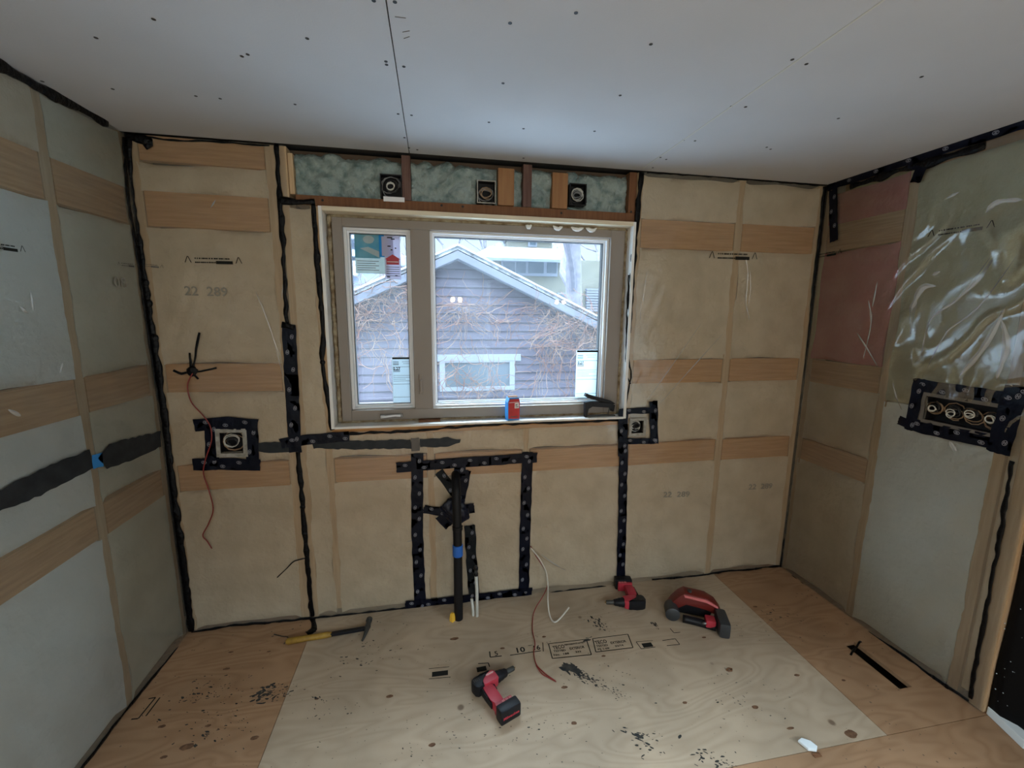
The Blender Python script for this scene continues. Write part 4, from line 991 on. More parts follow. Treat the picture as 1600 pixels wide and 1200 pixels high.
# ================================================================== CORDLESS TOOLS
def drill(origin, heading, label, scale=1.0, long_nose=True, logo=True):
    t = thing('cordless_drill', label, 'drill', Matrix.Translation(origin) @ Matrix.Rotation(heading,4,'Z') @ Matrix.Scale(scale,4))
    # local: x = barrel forward, -y = towards the battery, z = up (tool lies on its side)
    P = lambda pts: [Vector((x, y, 0)) for x, y in pts]
    bm = BM(); prism(bm, [p+Vector((0,0,.006)) for p in P([(-.045,.034),(.035,.036),(.052,.024),(.052,-.026),(.03,-.036),(-.045,-.034)])], (0,0,.062), .012); h = obj('motor_housing', bm, 'red_plastic', t, smooth=True, ang=40)
    bm = BM(); prism(bm, [p+Vector((0,0,.004)) for p in P([(-.095,.012),(-.088,.030),(-.07,.038),(-.03,.038),(.02,.040),(.03,.030),(-.036,.010),(-.040,-.034),(-.075,-.036),(-.09,-.022)])], (0,0,.066), .011); obj('rear_cover', bm, 'black_plastic', t, smooth=True, ang=40)
    for k in range(4):
        bm = BM(); box(bm, (-.084+k*.010, .002, .0695), (-.079+k*.010, .024, .0708), .0005); obj('vent_slot', bm, 'cut_edge', t)
    A = Matrix.Translation((.05,0,.036)) @ Matrix.Rotation(math.pi/2,4,'Y')
    bm = BM(); lathe(bm, [(.030,0),(.031,.012),(.028,.02),(.028,.034),(.025,.040),(.022,.062),(.016,.070)], A, 20); obj('nose_cone', bm, 'black_plastic', t, smooth=True, ang=35)
    if long_nose:
        bm = BM(); lathe(bm, [(.014,.066),(.0135,.115),(.011,.120),(.006,.119)], A, 16); obj('depth_nose', bm, 'dark_metal', t, smooth=True, ang=35)
    bm = BM(); lathe(bm, [(.0035,.1),(.0035,.128),(.001,.130)], A, 8); obj('drill_bit', bm, 'brass', t)
    bm = BM(); prism(bm, [p+Vector((0,0,.014)) for p in P([(-.052,-.03),(.006,-.03),(.004,-.06),(.004,-.125),(.006,-.163),(-.052,-.167),(-.056,-.12),(-.054,-.06)])], (0,0,.044), .010); g = obj('handle', bm, 'red_plastic', t, smooth=True, ang=40)
    bm = BM(); prism(bm, [p+Vector((0,0,.018)) for p in P([(-.068,-.03),(-.052,-.03),(-.054,-.075),(-.054,-.14),(-.062,-.142),(-.064,-.075)])], (0,0,.036), .006); obj('rubber_grip', bm, 'black_plastic', t, smooth=True, ang=40)
    bm = BM(); prism(bm, [p+Vector((0,0,.026)) for p in P([(.004,-.036),(.018,-.038),(.012,-.05),(.016,-.068),(.005,-.07)])], (0,0,.020), .003); obj('trigger', bm, 'black_plastic', t, smooth=True, ang=40)
    bm = BM(); box(bm, (-.054,-.179,.006), (.046,-.157,.066), .006); obj('foot', bm, 'red_plastic', t, smooth=True, ang=40)
    for k in range(3):
        bm = BM(); box(bm, (-.014+k*.02,-.185,.060), (.002+k*.02,-.163,.0675), .002); obj('red_latch', bm, 'pink_plastic', t)
    bm = BM(); box(bm, (-.060,-.236,.0), (.060,-.180,.078), .010); b = obj('battery_pack', bm, 'black_plastic', t, smooth=True, ang=40)
    if logo:
        bm = BM(); box(bm, (-.005,.004,.0681), (.038,.022,.0690), .0003); obj('name_plate', bm, 'pink_plastic', t)
        text_mesh('Milwaukee', .011, Matrix.Translation((.0165,.013,.0692)), 'card_white', t, 'lettering')
        text_mesh('Milwaukee', .022, Matrix.Translation((.0,-.2363,.036)) @ Matrix.Rotation(math.pi/2,4,'X'), 'red_plastic', b, 'lettering', .0004)
    return t
pb = Vector((*SF.px(744,1073,.036), 0)); pn = Vector((*SF.px(793,1047,.036), 0)); d = pn-pb
print('drill len', d.length)
k = d.length/.262*1.30
drill(Vector((*(pb+d*.37).xy, .0)), math.atan2(d.y, d.x), 'red and black cordless screw gun lying alone in the middle of the floor', k)
pb = Vector((*SF.px(1008,938,.036), 0)); pn = Vector((*SF.px(946,938,.036), 0)); d = pn-pb
print('drill2 len', d.length)
k2 = d.length/.262
drill(Vector((*(pb+d*.37+Vector((0,-.01,0))).xy, 0)), math.atan2(d.y, d.x), 'dark red cordless drill lying against the wall below the right-hand tape', k2*.97, True, False)
# nailer
a = Vector((*SF.px(1042,955,.03), 0)); b = Vector((*SF.px(1128,968,.03), 0)); d = b-a; L = d.length; ang = math.atan2(d.y, d.x)
print('nailer', L, a, b)
t = thing('nail_gun', 'bright red cordless nail gun with a round dark nose near the right corner', 'nail gun', Matrix.Translation(a) @ Matrix.Rotation(ang,4,'Z'))
V3 = lambda pts, y: [Vector((x*L, y, z)) for x, z in pts]
bm = BM(); prism(bm, V3([(.02,.03),(.10,.075),(.22,.118),(.32,.140),(.72,.128),(.90,.10),(1.0,.06),(.98,.03),(.80,.045),(.62,.075),(.35,.085),(.20,.055),(.12,.02)], .02), (0,.075,0), .010); obj('housing', bm, 'red_bright', t, smooth=True, ang=40)
bm = BM(); prism(bm, V3([(.30,.132),(.72,.122),(.93,.090),(.93,.078),(.72,.110),(.32,.118)], .012), (0,.012,0), .003); obj('housing_rib', bm, 'pink_plastic', t, smooth=True, ang=40)
bm = BM(); prism(bm, V3([(.22,.012),(.26,.088),(.40,.100),(.70,.092),(.86,.05),(.80,.004)], .03), (0,.05,0), .008); obj('handle_core', bm, 'black_plastic', t, smooth=True, ang=40)
bm = BM(); lathe(bm, [(.020,-.055),(.034,-.050),(.038,-.035),(.038,.035),(.03,.04)], Matrix.Translation((.09*L,-.0,.038)) @ Matrix.Rotation(math.pi/2,4,'X'), 22); obj('nose_cap', bm, 'grey_plastic', t, smooth=True, ang=40)
bm = BM(); tube(bm, smooth_path([(.28*L,-.03,.022),(.55*L,-.04,.022),(.85*L,-.06,.022)],4), .021, 12); obj('magazine', bm, 'black_plastic', t, smooth=True)
bm = BM(); box(bm, (.66*L,-.075,.02), (.84*L,-.02,.062), .008); obj('trigger_guard', bm, 'red_plastic', t, smooth=True, ang=40)
bm = BM(); tube(bm, [(.60*L,-.064,.036),(.67*L,-.068,.042)], [.006,.007], 8); q_ = obj('steel_tip', bm, 'grey_metal', t, smooth=True); q_['label'] = 'bright steel tip'
bm = BM(); box(bm, (.86*L,-.115,.0), (1.06*L,.02,.085), .016); b_ = obj('battery_pack', bm, 'grey_plastic', t, smooth=True, ang=40)
for yy in (-.085,-.05): 
    bm = BM(); box(bm, (1.055*L,yy,.02), (1.065*L,yy+.02,.065), .002); obj('battery_rib', bm, 'black_plastic', b_)
bm = BM(); lathe(bm, [(.012,0),(.012,.012),(.004,.016)], Matrix.Translation((.42*L,.05,.135)), 12); obj('depth_knob', bm, 'dark_metal', t)

# ================================================================== ON THE SILL
sz = WZ0+.013
u, v = SB.px(800, 655, -.018); 
t = thing('screw_carton', 'small red and blue carton standing on the window sill', 'box', Matrix.Translation((u, .014, sz)) @ Matrix.Rotation(math.radians(14),4,'Z'))
bm = BM(); prism(bm, [(-.036,-.022,0),(.036,-.022,0),(.038,-.022,.10),(.030,-.022,.128),(-.026,-.022,.130),(-.036,-.022,.105)], (0,.042,0), .002); obj('carton', bm, 'card_blue', t)
bm = BM(); prism(bm, [(-.033,-.0235,.012),(.034,-.0235,.006),(.036,-.0235,.098),(.029,-.0235,.120),(-.024,-.0235,.121),(-.033,-.0235,.104)], (0,.001,0)); f = obj('red_front', bm, 'card_red', t)
bm = BM(); box(bm, (.004,-.0250,.068), (.030,-.0236,.098)); box(bm, (-.03,-.0247,.101), (.028,-.0236,.1035)); obj('white_label', bm, 'card_white', f)
bm = BM(); box(bm, (.008,-.0255,.074), (.026,-.0251,.078)); box(bm, (.008,-.0255,.084), (.020,-.0251,.090)); box(bm, (-.02,-.0244,.02), (.02,-.0238,.024)); obj('print', bm, 'ink_grey', f)
bm = BM(); prism(bm, [(-.028,-.022,.1285),(.030,-.022,.1265),(.026,-.010,.136),(-.024,-.010,.137)], (0,.022,0), .001); obj('carton_flap', bm, 'wood_dark', t)
ua, _ = SB.px(913, 648, -.015); ub, _ = SB.px(957, 648, -.015); L = ub-ua
t = thing('stapler', 'open black stapler standing on the right end of the window sill', 'stapler', Matrix.Translation((ua, .012, sz)))
bm = BM(); prism(bm, [(0,-.016,.0),(.012,-.016,.0),(.016,-.016,.052),(.04,-.016,.066),(L-.02,-.016,.056),(L-.012,-.016,.03),(L,-.016,.03),(L+.006,-.016,.068),(L-.02,-.016,.080),(.03,-.016,.094),(-.004,-.016,.090)], (0,.032,0), .003); obj('body', bm, 'black_plastic', t, smooth=True, ang=40)
bm = BM(); prism(bm, [(-.006,-.013,.124),(.002,-.013,.142),(.03,-.013,.130),(L-.02,-.013,.094),(L+.010,-.013,.076),(L-.01,-.013,.072),(.03,-.013,.108)], (0,.026,0), .003); obj('lever', bm, 'black_plastic', t, smooth=True, ang=40)
bm = BM(); box(bm, (0,-.010,.001), (L+.012,.010,.009), .001); obj('base_rail', bm, 'dark_metal', t)
bm = BM(); tube(bm, [(L-.03,0,.012),(L-.022,0,.055)], .003, 8); obj('spring', bm, 'dark_metal', t)

# ================================================================== FLOOR SCRAPS AND STAMPS
u, v = SF.px(1265, 1171, .0); bm = BM()
prism(bm, [(u-.025,v+.03,.003),(u-.004,v+.036,.003),(u+.022,v+.020,.003),(u+.030,v-.004,.003),(u+.015,v-.016,.003),(u-.014,v-.006,.003)], (0,0,.012), .003)
tag(obj('foam_scrap', bm, 'styrofoam'), 'small white foam scrap on the seam of the plywood', 'scrap')
u, v = SF.px(1276, 1180, .0); bm = BM(); box(bm, (u-.016,v-.008,.0005), (u+.016,v+.006,.004), .001); tag(obj('brown_chip', bm, 'wood_dark'), 'tiny brown chip beside the white foam scrap', 'scrap')
a, b, c = SF.px(1543,1106,.03), SF.px(1600,1160,.03), SF.px(1640,1130,.03)
bm = BM(); prism(bm, [(*a,0.001),(*b,0.001),(b[0]+.10,b[1]-.09,.001),(b[0]+.45,b[1]+.02,.001),(a[0]+.36,a[1]+.03,.001)], (0,0,.036), .002); tag(obj('foam_board', bm, 'styrofoam'), 'white foam board lying in the doorway at the right', 'board')
u, v = SF.px(1140, 1047, 0); bm = BM(); tube(bm, [(u-.018,v,.003),(u,v+.008,.003),(u+.014,v+.002,.003),(u+.006,v-.008,.003),(u-.014,v-.006,.003)], .003, 6); tag(obj('brown_chip', bm, 'wood_dark', smooth=True), 'small reddish-brown curl on the pale plywood', 'scrap')
n_ = .0006
stamp = thing('plywood_stamp', None, None)
stamp['kind'] = 'structure'; stamp.name = 'floor_stamp'; stamp.parent = floor
def fl(px0, px1, wd=.0035, bm=None): 
    a = Vector((*SF.px(*px0), n_)); b = Vector((*SF.px(*px1), n_)); d = (b-a).normalized(); q = Vector((-d.y, d.x, 0))*wd/2
    bm.faces.new([bm.verts.new(p) for p in (a-q, b-q, b+q, a+q)])
def fpoly(pts, wd=.0035, bm=None):
    for i in range(len(pts)-1): fl(pts[i], pts[i+1], wd, bm)
def ftext(s, px0, px1, h, m='ink', bold=.0004, name='stamp_text'):
    a = Vector(SF.px(*px0)); b = Vector(SF.px(*px1)); c = (a+b)/2; ang = math.atan2(b.y-a.y, b.x-a.x)
    Mx = SF.mat(c.x, c.y, n_, ang); t = text_mesh(s, h, Matrix.Identity(4), m, stamp, name, bold, ext=.0001)
    wd = max(v.co.x for v in t.data.vertices)-min(v.co.x for v in t.data.vertices)
    t.data.transform(Mx @ Matrix.Diagonal(((b-a).length/wd,1,1,1)))
for pts, wd in (([(765,1018),(766,1027),(784,1025)],.006), ([(797,1024),(845,1017)],.005), ([(857,1006),(863,1029),(924,1023),(916,999)],.005), ([(857,1006),(916,999)],.004),
                ([(926,998),(931,1019),(989,1012),(981,991)],.005), ([(926,998),(981,991)],.004), ([(994,1003),(1002,1014),(1024,1011)],.004), ([(994,1003),(1020,1001)],.003),
                ([(1035,1001),(1055,998),(1062,1007),(1042,1009)],.004), ([(1047,982),(1053,989),(1063,988)],.004), ([(670,1045),(702,1042)],.003), ([(670,1061),(704,1058)],.003),
                ([(747,1037),(763,1036),(765,1042)],.005), ([(825,1009),(832,1008)],.003), ([(848,1004),(849,1018)],.004),
                ([(205,1124),(216,1123),(243,1090),(232,1092)],.006), ([(228,1119),(250,1090)],.006)):
    bm = BM(); fpoly(pts, wd, bm); KEEP.add(id(bm)); obj('stamp_outline', bm, 'ink', stamp)
for x0, y0, x1, y1 in ((1004,1009,1019,1007),(675,1054,700,1051),(745,1047,760,1044)):
    bm = BM(); fl((x0,y0),(x1,y1), .028, bm); KEEP.add(id(bm)); obj('stamp_bar', bm, 'ink', stamp)
ftext('5', (773,1022), (778,1021), .04); ftext('10', (806,1017), (819,1015), .045, bold=.001); ftext('16', (833,1013), (843,1012), .04, bold=.0008)
ftext('TECO', (864,1013), (882,1010), .032, bold=.0006); ftext('TESTED', (865,1018), (884,1016), .016); ftext('No.  188', (865,1024), (889,1021), .016); ftext('EXTERIOR', (890,1014), (913,1011), .022); ftext('232', (899,1019), (908,1018), .014); ftext('PERFORMANCE RATED', (882,1008), (912,1004), .012)
ftext('TECO', (930,1005), (948,1002), .032, bold=.0006); ftext('TESTED', (932,1010), (950,1008), .016); ftext('PS 1-09', (934,1015), (952,1013), .014); ftext('EXTERIOR', (954,1005), (978,1002), .022); ftext('32/16', (961,1010), (974,1008), .014)
def smear(pts, count, spread, smin, smax, label, m='tar', seed=1):
    rr = random.Random(seed); bm = BM(); q = [Vector(SF.px(*p)) for p in pts]
    for i in range(count):
        t_ = rr.random()**1.3*(len(q)-1); j = min(int(t_), len(q)-2); p = q[j].lerp(q[j+1], t_-j)
        p = p+Vector((rr.gauss(0,spread), rr.gauss(0,spread))); s = rr.uniform(smin, smax)*(1.3-t_/(len(q)-1)); a0 = rr.uniform(0,3); el = rr.uniform(.3,.9); k = 7
        ad = math.atan2((q[j+1]-q[j]).y, (q[j+1]-q[j]).x)+rr.gauss(0,.4)
        vs = []
        for z in range(k):
            a = 2*math.pi*z/k; r = s*rr.uniform(.6,1.2); x, y = r*math.cos(a)*1.6, r*math.sin(a)*el
            vs.append(bm.verts.new((p.x+x*math.cos(ad)-y*math.sin(ad), p.y+x*math.sin(ad)+y*math.cos(ad), n_+.0002*rr.random())))
        bm.faces.new(vs)
    KEEP.add(id(bm)); o = obj('tar_smear', bm, m); return tag(o, label, 'smear', None, 'stuff')
smear([(888,1041),(905,1050)], 40, .008, .008, .018, 'black tar smear at the start of the streak across the pale plywood', seed=2)
smear([(900,1050),(930,1065),(985,1095)], 170, .014, .002, .007, 'long streak of black tar specks on the pale plywood', seed=3)
smear([(912,1003),(922,996)], 16, .006, .004, .010, 'black tar blot over the plywood stamps', seed=4)
smear([(930,968),(950,985)], 60, .02, .002, .007, 'patch of dark specks above the plywood stamps', seed=5)
smear([(1020,973),(1030,985)], 16, .006, .003, .008, 'small black tar mark near the nail gun', seed=6)
smear([(405,1087),(452,1076)], 90, .028, .003, .008, 'dark smear on the brown plywood sheet by the seam', seed=7)
smear([(490,1090),(505,1098)], 12, .012, .003, .006, 'cluster of dark specks on the left of the pale sheet', seed=8)
smear([(985,1150),(1030,1160)], 60, .03, .003, .008, 'bluish-black speck cluster low on the pale sheet', seed=9)
smear([(1100,1185),(1160,1195)], 50, .03, .003, .007, 'dark speck cluster near the bottom seam', seed=10)
smear([(1400,1075),(1415,1080)], 4, .004, .002, .004, 'dark marks at the near end of the floor slot', seed=11)
for (cx, cy, n2, sd, wh) in ((330,1080,60,21,'on the brown plywood sheet by the left wall'),(350,1140,40,22,'on the near end of the left brown sheet'),(560,1120,50,23,'on the pale sheet left of the lone screw gun'),(820,1110,70,24,'right beside the lone screw gun battery'),
        (700,1160,60,25,'below the lone screw gun'),(900,1150,50,26,'between the screw gun and the bluish-black cluster'),(1190,1080,50,27,'on the right part of the pale sheet'),(1000,1050,50,28,'below the stamps on the pale sheet'),(620,1010,40,29,'in front of the hammer')):
    smear([(cx-60,cy),(cx+60,cy+10)], n2, .08, .0008, .0035, 'small dark specks scattered '+wh, seed=sd)

for x, y, r0, el in ((361,1019,.010,.5),(354,1045,.013,.5),(253,1135,.012,.6),(292,1167,.022,.6),(256,1183,.011,.6),(398,1153,.013,.7),(325,1134,.010,.6),(609,1088,.013,.6),(710,998,.020,.5),(495,1092,.008,.7),(675,1164,.012,.7),
        (850,995,.009,.7),(785,1013,.010,.6),(882,1074,.013,.6),(897,1130,.010,.8),(1180,1105,.012,.7),(1330,1147,.022,.8),(1245,1055,.012,.6),(1100,996,.010,.6),(943,1025,.009,.6),(1070,1098,.009,.7),(1318,1063,.008,.7),(1180,948,.011,.6),(420,1018,.008,.5),(1235,1138,.014,.4)):
    u, v = SF.px(x, y); bm = BM(); vs = []
    for z in range(14):
        a = 2*math.pi*z/14; q_ = r0*(1+.25*noise.noise(Vector((math.cos(a)*2, math.sin(a)*2, x)))); vs.append(bm.verts.new((u+q_*math.cos(a)*1.2, v+q_*math.sin(a)*el, .0005)))
    bm.faces.new(vs); KEEP.add(id(bm)); obj('wood_knot', bm, 'knot', floor)
for lb, pts, n2, sd in (('dark flecks along the middle of the left brown sheet', [(300,1080),(380,1090)], 70, 41), ('dark flecks at the near end of the left brown sheet', [(310,1130),(400,1160)], 50, 42), ('faint flecks between the hammer and the seam', [(540,1030),(690,1020)], 40, 43), ('dark flecks near the floor slot', [(1200,960),(1300,990)], 40, 44)):
    smear(pts, n2, .05, .0015, .0055, lb, seed=sd)
# ================================================================== OUTSIDE
bm = BM(); box(bm, (-30, .5, -.75), (30, 45, -.7)); o = struct('ground', bm, 'ground_snow')
GY = 4.0; SG = Surf((0,GY,0), (1,0,0), (0,0,1), (0,-1,0))
g = thing('garage', 'lilac-grey sided garage with a gable roof right outside the window', 'building', Matrix.Translation((1.65, GY, -.7)))
PK = 2.56+.7; EV = 1.48+.7; HW = 2.35; pitch = (PK-EV)/HW
def gable_z(x): return PK-.10-abs(x)*pitch
bm = BM(); prism(bm, [(-HW+.2,.03,0),(HW-.2,.03,0),(HW-.2,.03,gable_z(HW-.2)),(0,.03,gable_z(0)),(-HW+.2,.03,gable_z(HW-.2))], (0,5,0)); z = .0
gx0 = SG.px(694, 560)[0]-1.65; gx1 = SG.px(797, 560)[0]-1.65; gz1 = SG.px(740, 565)[1]+.7; gz0 = SG.px(740, 605)[1]+.7
while z < PK-.15:
    z1 = min(z+.125, PK-.12); xm = min(HW-.2, (PK-.10-z1)/pitch); xb = min(HW-.2, (PK-.10-z)/pitch)
    if xm < .02: break
    for (l0, l1, h0, h1) in (((-xb, gx0, -xm, gx0), (gx1, xb, gx1, xm)) if z1 > gz0 and z < gz1 else ((-xb, xb, -xm, xm),)):
        vs = [bm.verts.new(p) for p in ((l0,.0,z),(l1,.0,z),(h1 if h1 != gx0 else gx0,.014,z1),(h0,.014,z1),(l0,.02,z),(l1,.02,z))]
        bm.faces.new((vs[0],vs[1],vs[2],vs[3])); bm.faces.new((vs[4],vs[5],vs[1],vs[0]))
        q = [bm.verts.new(p) for p in ((l0,-.0008,z),(l1,-.0008,z),(l1,-.0008,z+.011),(l0,-.0008,z+.011))]; bm.faces.new(q).material_index = 1
    z += .125
obj('siding', bm, ['siding','lap_shadow'], g)
for sgn in (-1, 1):
    bm = BM(); e = HW+.1
    prism(bm, [(0,-.16,PK),(sgn*e,-.16,PK-e*pitch),(sgn*e,-.16,PK-e*pitch+.05),(0,-.16,PK+.05)], (0,5.4,0)); obj('roof_slope', bm, 'shingle', g)
    bm = BM(); prism(bm, [(0,-.19,PK-.02),(sgn*e,-.19,PK-.02-e*pitch),(sgn*e,-.19,PK-.125-e*pitch),(0,-.19,PK-.125)], (0,.03,0)); f = obj('fascia_board', bm, 'fascia', g)
    bm = BM(); prism(bm, [(0,-.16,PK-.10),(sgn*e,-.16,PK-.10-e*pitch),(sgn*e,-.16,PK-.13-e*pitch),(0,-.16,PK-.13)], (0,.17,0)); obj('soffit', bm, 'out_trim', g)
    bm = BM(); pts = []
    k = 30; up_ = [(sgn*e*i/k, -.20, PK+.05-e*i/k*pitch+.022+.012*noise.noise(Vector((i*.7,sgn,0)))) for i in range(k+1)]
    lo_ = [(sgn*e*i/k, -.20, PK+.045-e*i/k*pitch) for i in range(k,-1,-1)]; prism(bm, up_+lo_, (0,.5,0)); obj('snow_edge', bm, 'snow', g, smooth=False)
bm = BM(); bx_ring(bm, gx0-.07, gx1+.07, gz0-.05, gz1+.09, .08, .08, .06, .10, -.035, .03, .004)
box(bm, (gx0-.16, -.04, gz1+.01), (gx1+.16, -.01, gz1+.11), .004); wf = obj('window_frame', bm, 'out_trim', g)
bm = BM(); box(bm, (gx0, .0, gz0), (gx1, .01, gz1)); obj('window_pane', bm, 'out_glass', wf)

bm = BM(); box(bm, (W+1.3, BACK-.3, -.75), (30, .5, -.7)); box(bm, (-30, -30, -.75), (30, BACK-.3, -.7)); struct('ground', bm, 'yard')
bm = BM(); box(bm, (-1.2, .17, 2.52), (W+1.6, .56, 2.60)); box(bm, (-1.2, .56, 2.50), (W+1.6, .62, 2.72)); struct('roof_eave', bm, 'out_trim')
# neighbouring houses and trees
HY = 15.0; SH = Surf((0,HY,0), (1,0,0), (0,0,1), (0,-1,0))
h = thing('neighbor_house', 'beige house with a snowy porch roof behind the garage', 'building', Matrix.Translation((8, HY, -.7)))
hx = lambda x, y: (SH.px(x,y)[0]-8, SH.px(x,y)[1]+.7)
def hbox(name, px0, px1, pyt, pyb, y0, y1, m, par=h, fx=hx):
    a, b = fx(px0, pyb), fx(px1, pyt); bm = BM(); box(bm, (a[0], y0, a[1]), (b[0], y1, b[1]), .01); return obj(name, bm, m, par)
a, b = hx(768, 402), hx(952, 402); bm = BM(); box(bm, (a[0], 0, 0), (b[0], 5, a[1])); obj('house_wall', bm, 'house_beige', h)
a, b, c = hx(736,402), hx(802,364), hx(872,400); bm = BM(); prism(bm, [(a[0],.6,a[1]),(c[0]+1.4,.6,a[1]),(c[0]+.4,.6,b[1]),(b[0],.6,b[1])], (0,3.5,0)); obj('upper_roof', bm, 'shingle', h)
a, b = hx(733,404), hx(880,395); bm = BM(); prism(bm, [(a[0],-1.0,a[1]-.05),(b[0],-1.0,a[1]-.05),(b[0],-.2,b[1]+.12),(a[0]+.8,-.2,b[1]+.12)], (0,1.2,0), .02); obj('porch_roof', bm, 'snow', h)
hbox('dormer', 793, 862, 371, 394, -.1, 2, 'house_beige'); d_ = hbox('dormer_window', 824, 838, 374, 386, -.14, -.1, 'out_trim'); hbox('window_pane', 827, 836, 376, 384, -.16, -.13, 'out_glass', d_)
a, b, c = hx(788,372), hx(830,356), hx(868,374); bm = BM(); prism(bm, [(a[0],-.3,a[1]),(c[0],-.3,a[1]),(b[0],-.3,b[1])], (0,2,0)); obj('dormer_roof', bm, 'snow', h)
w_ = hbox('window_band', 783, 871, 407, 430, -.08, 0, 'out_trim')
for x0, x1 in ((786,804),(806,821),(825,849),(854,869)): hbox('window_pane', x0, x1, 410, 427, -.1, -.06, 'out_glass', w_)
w_ = hbox('lower_window', 870, 890, 458, 466, -.08, 0, 'out_trim'); hbox('window_pane', 872, 888, 459, 465, -.1, -.06, 'out_glass', w_)
for k in range(9): hbox('louver_slat', 913, 946, 452+k*4, 454.4+k*4, -.25, -.1, 'fascia')
HX2 = 12.0; SI = Surf((0,HX2,0), (1,0,0), (0,0,1), (0,-1,0))
h2 = thing('neighbor_house', 'pale blue house with snow on its roof seen through the narrow pane', 'building', Matrix.Translation((-3, HX2, -.7)))
hx2 = lambda x, y: (SI.px(x,y)[0]+3, SI.px(x,y)[1]+.7)
a, b = hx2(500, 372), hx2(618, 372); bm = BM(); box(bm, (a[0], 0, 0), (b[0], 4, a[1])); obj('house_wall', bm, 'house_blue', h2)
for (x0, x1, yt, yb) in ((500,620,395,401),(500,560,410,430),(500,590,368,374)): hbox('snowy_ledge', x0, x1, yt, yb, -.4, 0, 'snow', h2, hx2)
h3 = thing('brick_house', 'reddish brick house corner with a snowy roof beside the mullion', 'building', Matrix.Translation((-1, HX2+1, -.7)))
hx3 = lambda x, y: (Surf((0,HX2+1,0),(1,0,0),(0,0,1),(0,-1,0)).px(x,y)[0]+1, SI.px(x,y)[1]+.7)
a, b = hx3(618, 412), hx3(690, 412); bm = BM(); box(bm, (a[0], 0, 0), (b[0], 3, a[1])); obj('house_wall', bm, 'house_brick', h3)
bm = BM(); box(bm, (a[0]-.3, -.3, a[1]), (b[0]+.3, 3.2, a[1]+.35), .05); obj('snowy_roof', bm, 'snow', h3)

def tree(x, y, r0, hgt, seed, label, lean=(0,0), levels=4, first=1.4):
    rr = random.Random(seed); t = thing('bare_tree', label, 'tree', Matrix.Translation((x, y, -.72)), 'leafless trees beyond the garage')
    bt = BM(); bb = BM()
    def grow(p, d, L, r, lev):
        pts = [p]; rad = [r]; n = 4
        for i in range(n):
            j_ = .02 if lev == 0 else .12; d = (d+Vector((rr.gauss(0,j_), rr.gauss(0,j_), rr.gauss(0.02,j_*.6)))).normalized(); p = p+d*L/n; pts.append(p); rad.append(r*(1-.45*(i+1)/n))
        tube(bt if lev == 0 else bb, pts, rad, 10 if lev == 0 else (6 if lev < 3 else 4), cap=lev == 0)
        if lev < levels:
            for k in range(rr.choice((3,4)) if lev else 5):
                q = pts[rr.randint(2,4)] if lev else pts[rr.randint(2,4)]; ax = Vector((rr.gauss(0,1), rr.gauss(0,1), rr.gauss(.2,.5))).normalized()
                grow(q, (d+ax*.9).normalized(), L*rr.uniform(.5,.72), max(r*.38, .006), lev+1)
    grow(Vector((0,0,0)), Vector((lean[0],lean[1],1)).normalized(), hgt, r0, 0)
    obj('trunk', bt, 'bark', t, smooth=True); KEEP.add(id(bb)); obj('branches', bb, 'bark', t)
SX9 = Surf((0,9.6,0),(1,0,0),(0,0,1),(0,-1,0)); xt = SX9.px(903, 440)[0]
tree(xt, 9.6, .30, 6.0, 5, 'thick pale tree trunk in front of the beige house', (0,0), 4)
S20 = Surf((0,18,0),(1,0,0),(0,0,1),(0,-1,0))
for i, (px0, sd, lb) in enumerate(((700,11,'leafless tree rising left of the garage peak'),(762,12,'leafless tree just right of the garage peak'),(938,13,'leafless tree at the right edge of the wide pane'),(560,15,'leafless tree seen through the narrow pane'))):
    tree(S20.px(px0, 450)[0], 18, .14, 5.5, sd, lb, (0,0), 4)
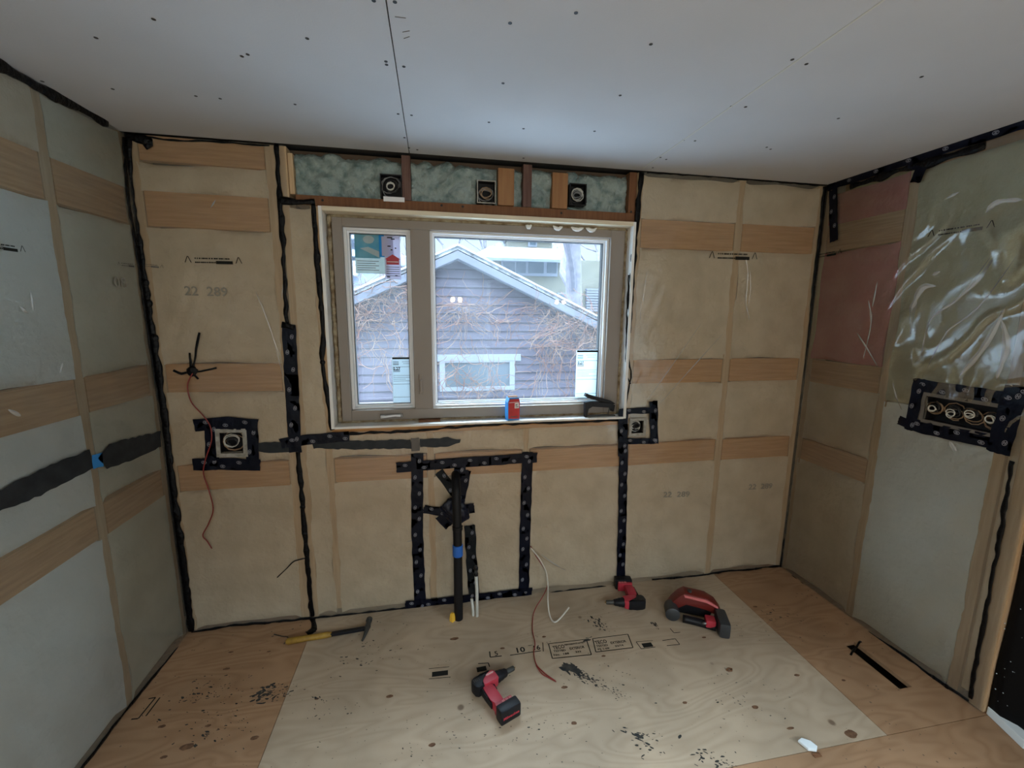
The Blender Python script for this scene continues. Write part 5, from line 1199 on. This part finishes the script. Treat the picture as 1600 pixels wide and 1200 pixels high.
# dry vines over the garage front
def vines(name, label, regions, seed):
    rr = random.Random(seed); bm = BM()
    for (x0, x1, yt, yb, n_, droop, ln) in regions:
        for _ in range(n_):
            p = Vector(SG.at(*SG.px(rr.uniform(x0,x1), rr.uniform(yt,yb)), rr.uniform(.05,.22))); a = rr.uniform(0, 6.28)
            d = Vector((math.cos(a), rr.gauss(0,.12), math.sin(a)*.6-droop)); pts = [p]
            for i in range(9):
                d = (d+Vector((rr.gauss(0,.35), rr.gauss(0,.15), rr.gauss(-.08*droop,.3)))).normalized(); p = p+d*ln/9
                p.y = min(max(p.y, GY-.34), GY-.03); pts.append(p)
            tube(bm, pts, rr.choice((.0025,.0035,.005)), 3, cap=False)
    KEEP.add(id(bm)); return tag(obj(name, bm, 'twig'), label, 'vines', None, 'stuff')
vines('vines', 'dry tangled vines over the left half of the garage front', [(530,650,440,500,210,.2,.5),(540,640,490,560,40,.9,.7),(660,760,462,500,60,.2,.6),(700,740,480,560,14,1,.7)], 3)
vines('vines', 'dry reddish vines hanging from the right eave of the garage', [(850,950,480,545,230,.3,.5),(760,860,470,500,40,.4,.5),(835,900,520,590,40,1,.6)], 4)
vines('vines', 'dry twigs hanging across the garage window', [(690,795,555,610,60,.5,.5),(660,850,520,620,30,.9,.5)], 6)

# ================================================================== LAMPS behind the camera (seen mirrored in the glass)
def pendant(x, y, z, label, glow='bulb_glow'):
    t = thing('pendant_lamp', label, 'lamp', Matrix.Translation((x, y, H)), 'twin-bulb work lamps hanging from the ceiling')
    bm = BM(); lathe(bm, [(.05,0),(.05,-.02),(.01,-.03)], Matrix.Identity(4), 16); obj('ceiling_rose', bm, 'pvc_white', t)
    bm = BM(); tube(bm, [(0,0,-.02),(0,0,z-H+.09)], .004, 6); obj('cord', bm, 'wire_black', t)
    bm = BM(); tube(bm, [(-.055,0,z-H+.09),(.055,0,z-H+.09)], .007, 8); obj('cross_bar', bm, 'dark_metal', t)
    bm = BM(); lathe(bm, [(.015,.135),(.05,.13),(.13,.085),(.15,.045),(.147,.045),(.127,.082),(.05,.124),(.01,.128)], Matrix.Translation((0,0,z-H)), 24); obj('added_lamp_shade', bm, 'dark_metal', t, smooth=True)  # unseen shade added to keep bulb light off the ceiling
    for s_ in (-1, 1):
        bm = BM(); lathe(bm, [(.014,.03),(.016,.05),(.010,.09)], Matrix.Translation((s_*.055,0,z-H)), 12); k_ = obj('socket', bm, 'pvc_white', t)
        bm = BM(); lathe(bm, [(.004,-.034),(.018,-.028),(.028,-.012),(.030,.002),(.022,.022),(.013,.034)], Matrix.Translation((s_*.055,0,z-H)), 14); obj('bulb', bm, glow, t, smooth=True)
LY = -3.9; DD = .115-CAM.y+.115-LY
pendant(CAM.x+.0515*DD, LY, CAM.z+.0335*DD, 'twin-bulb pendant in the middle of the room behind')
pendant(CAM.x+.300*DD, LY, CAM.z+.0315*DD, 'twin-bulb pendant near the right side behind', 'bulb_dim')
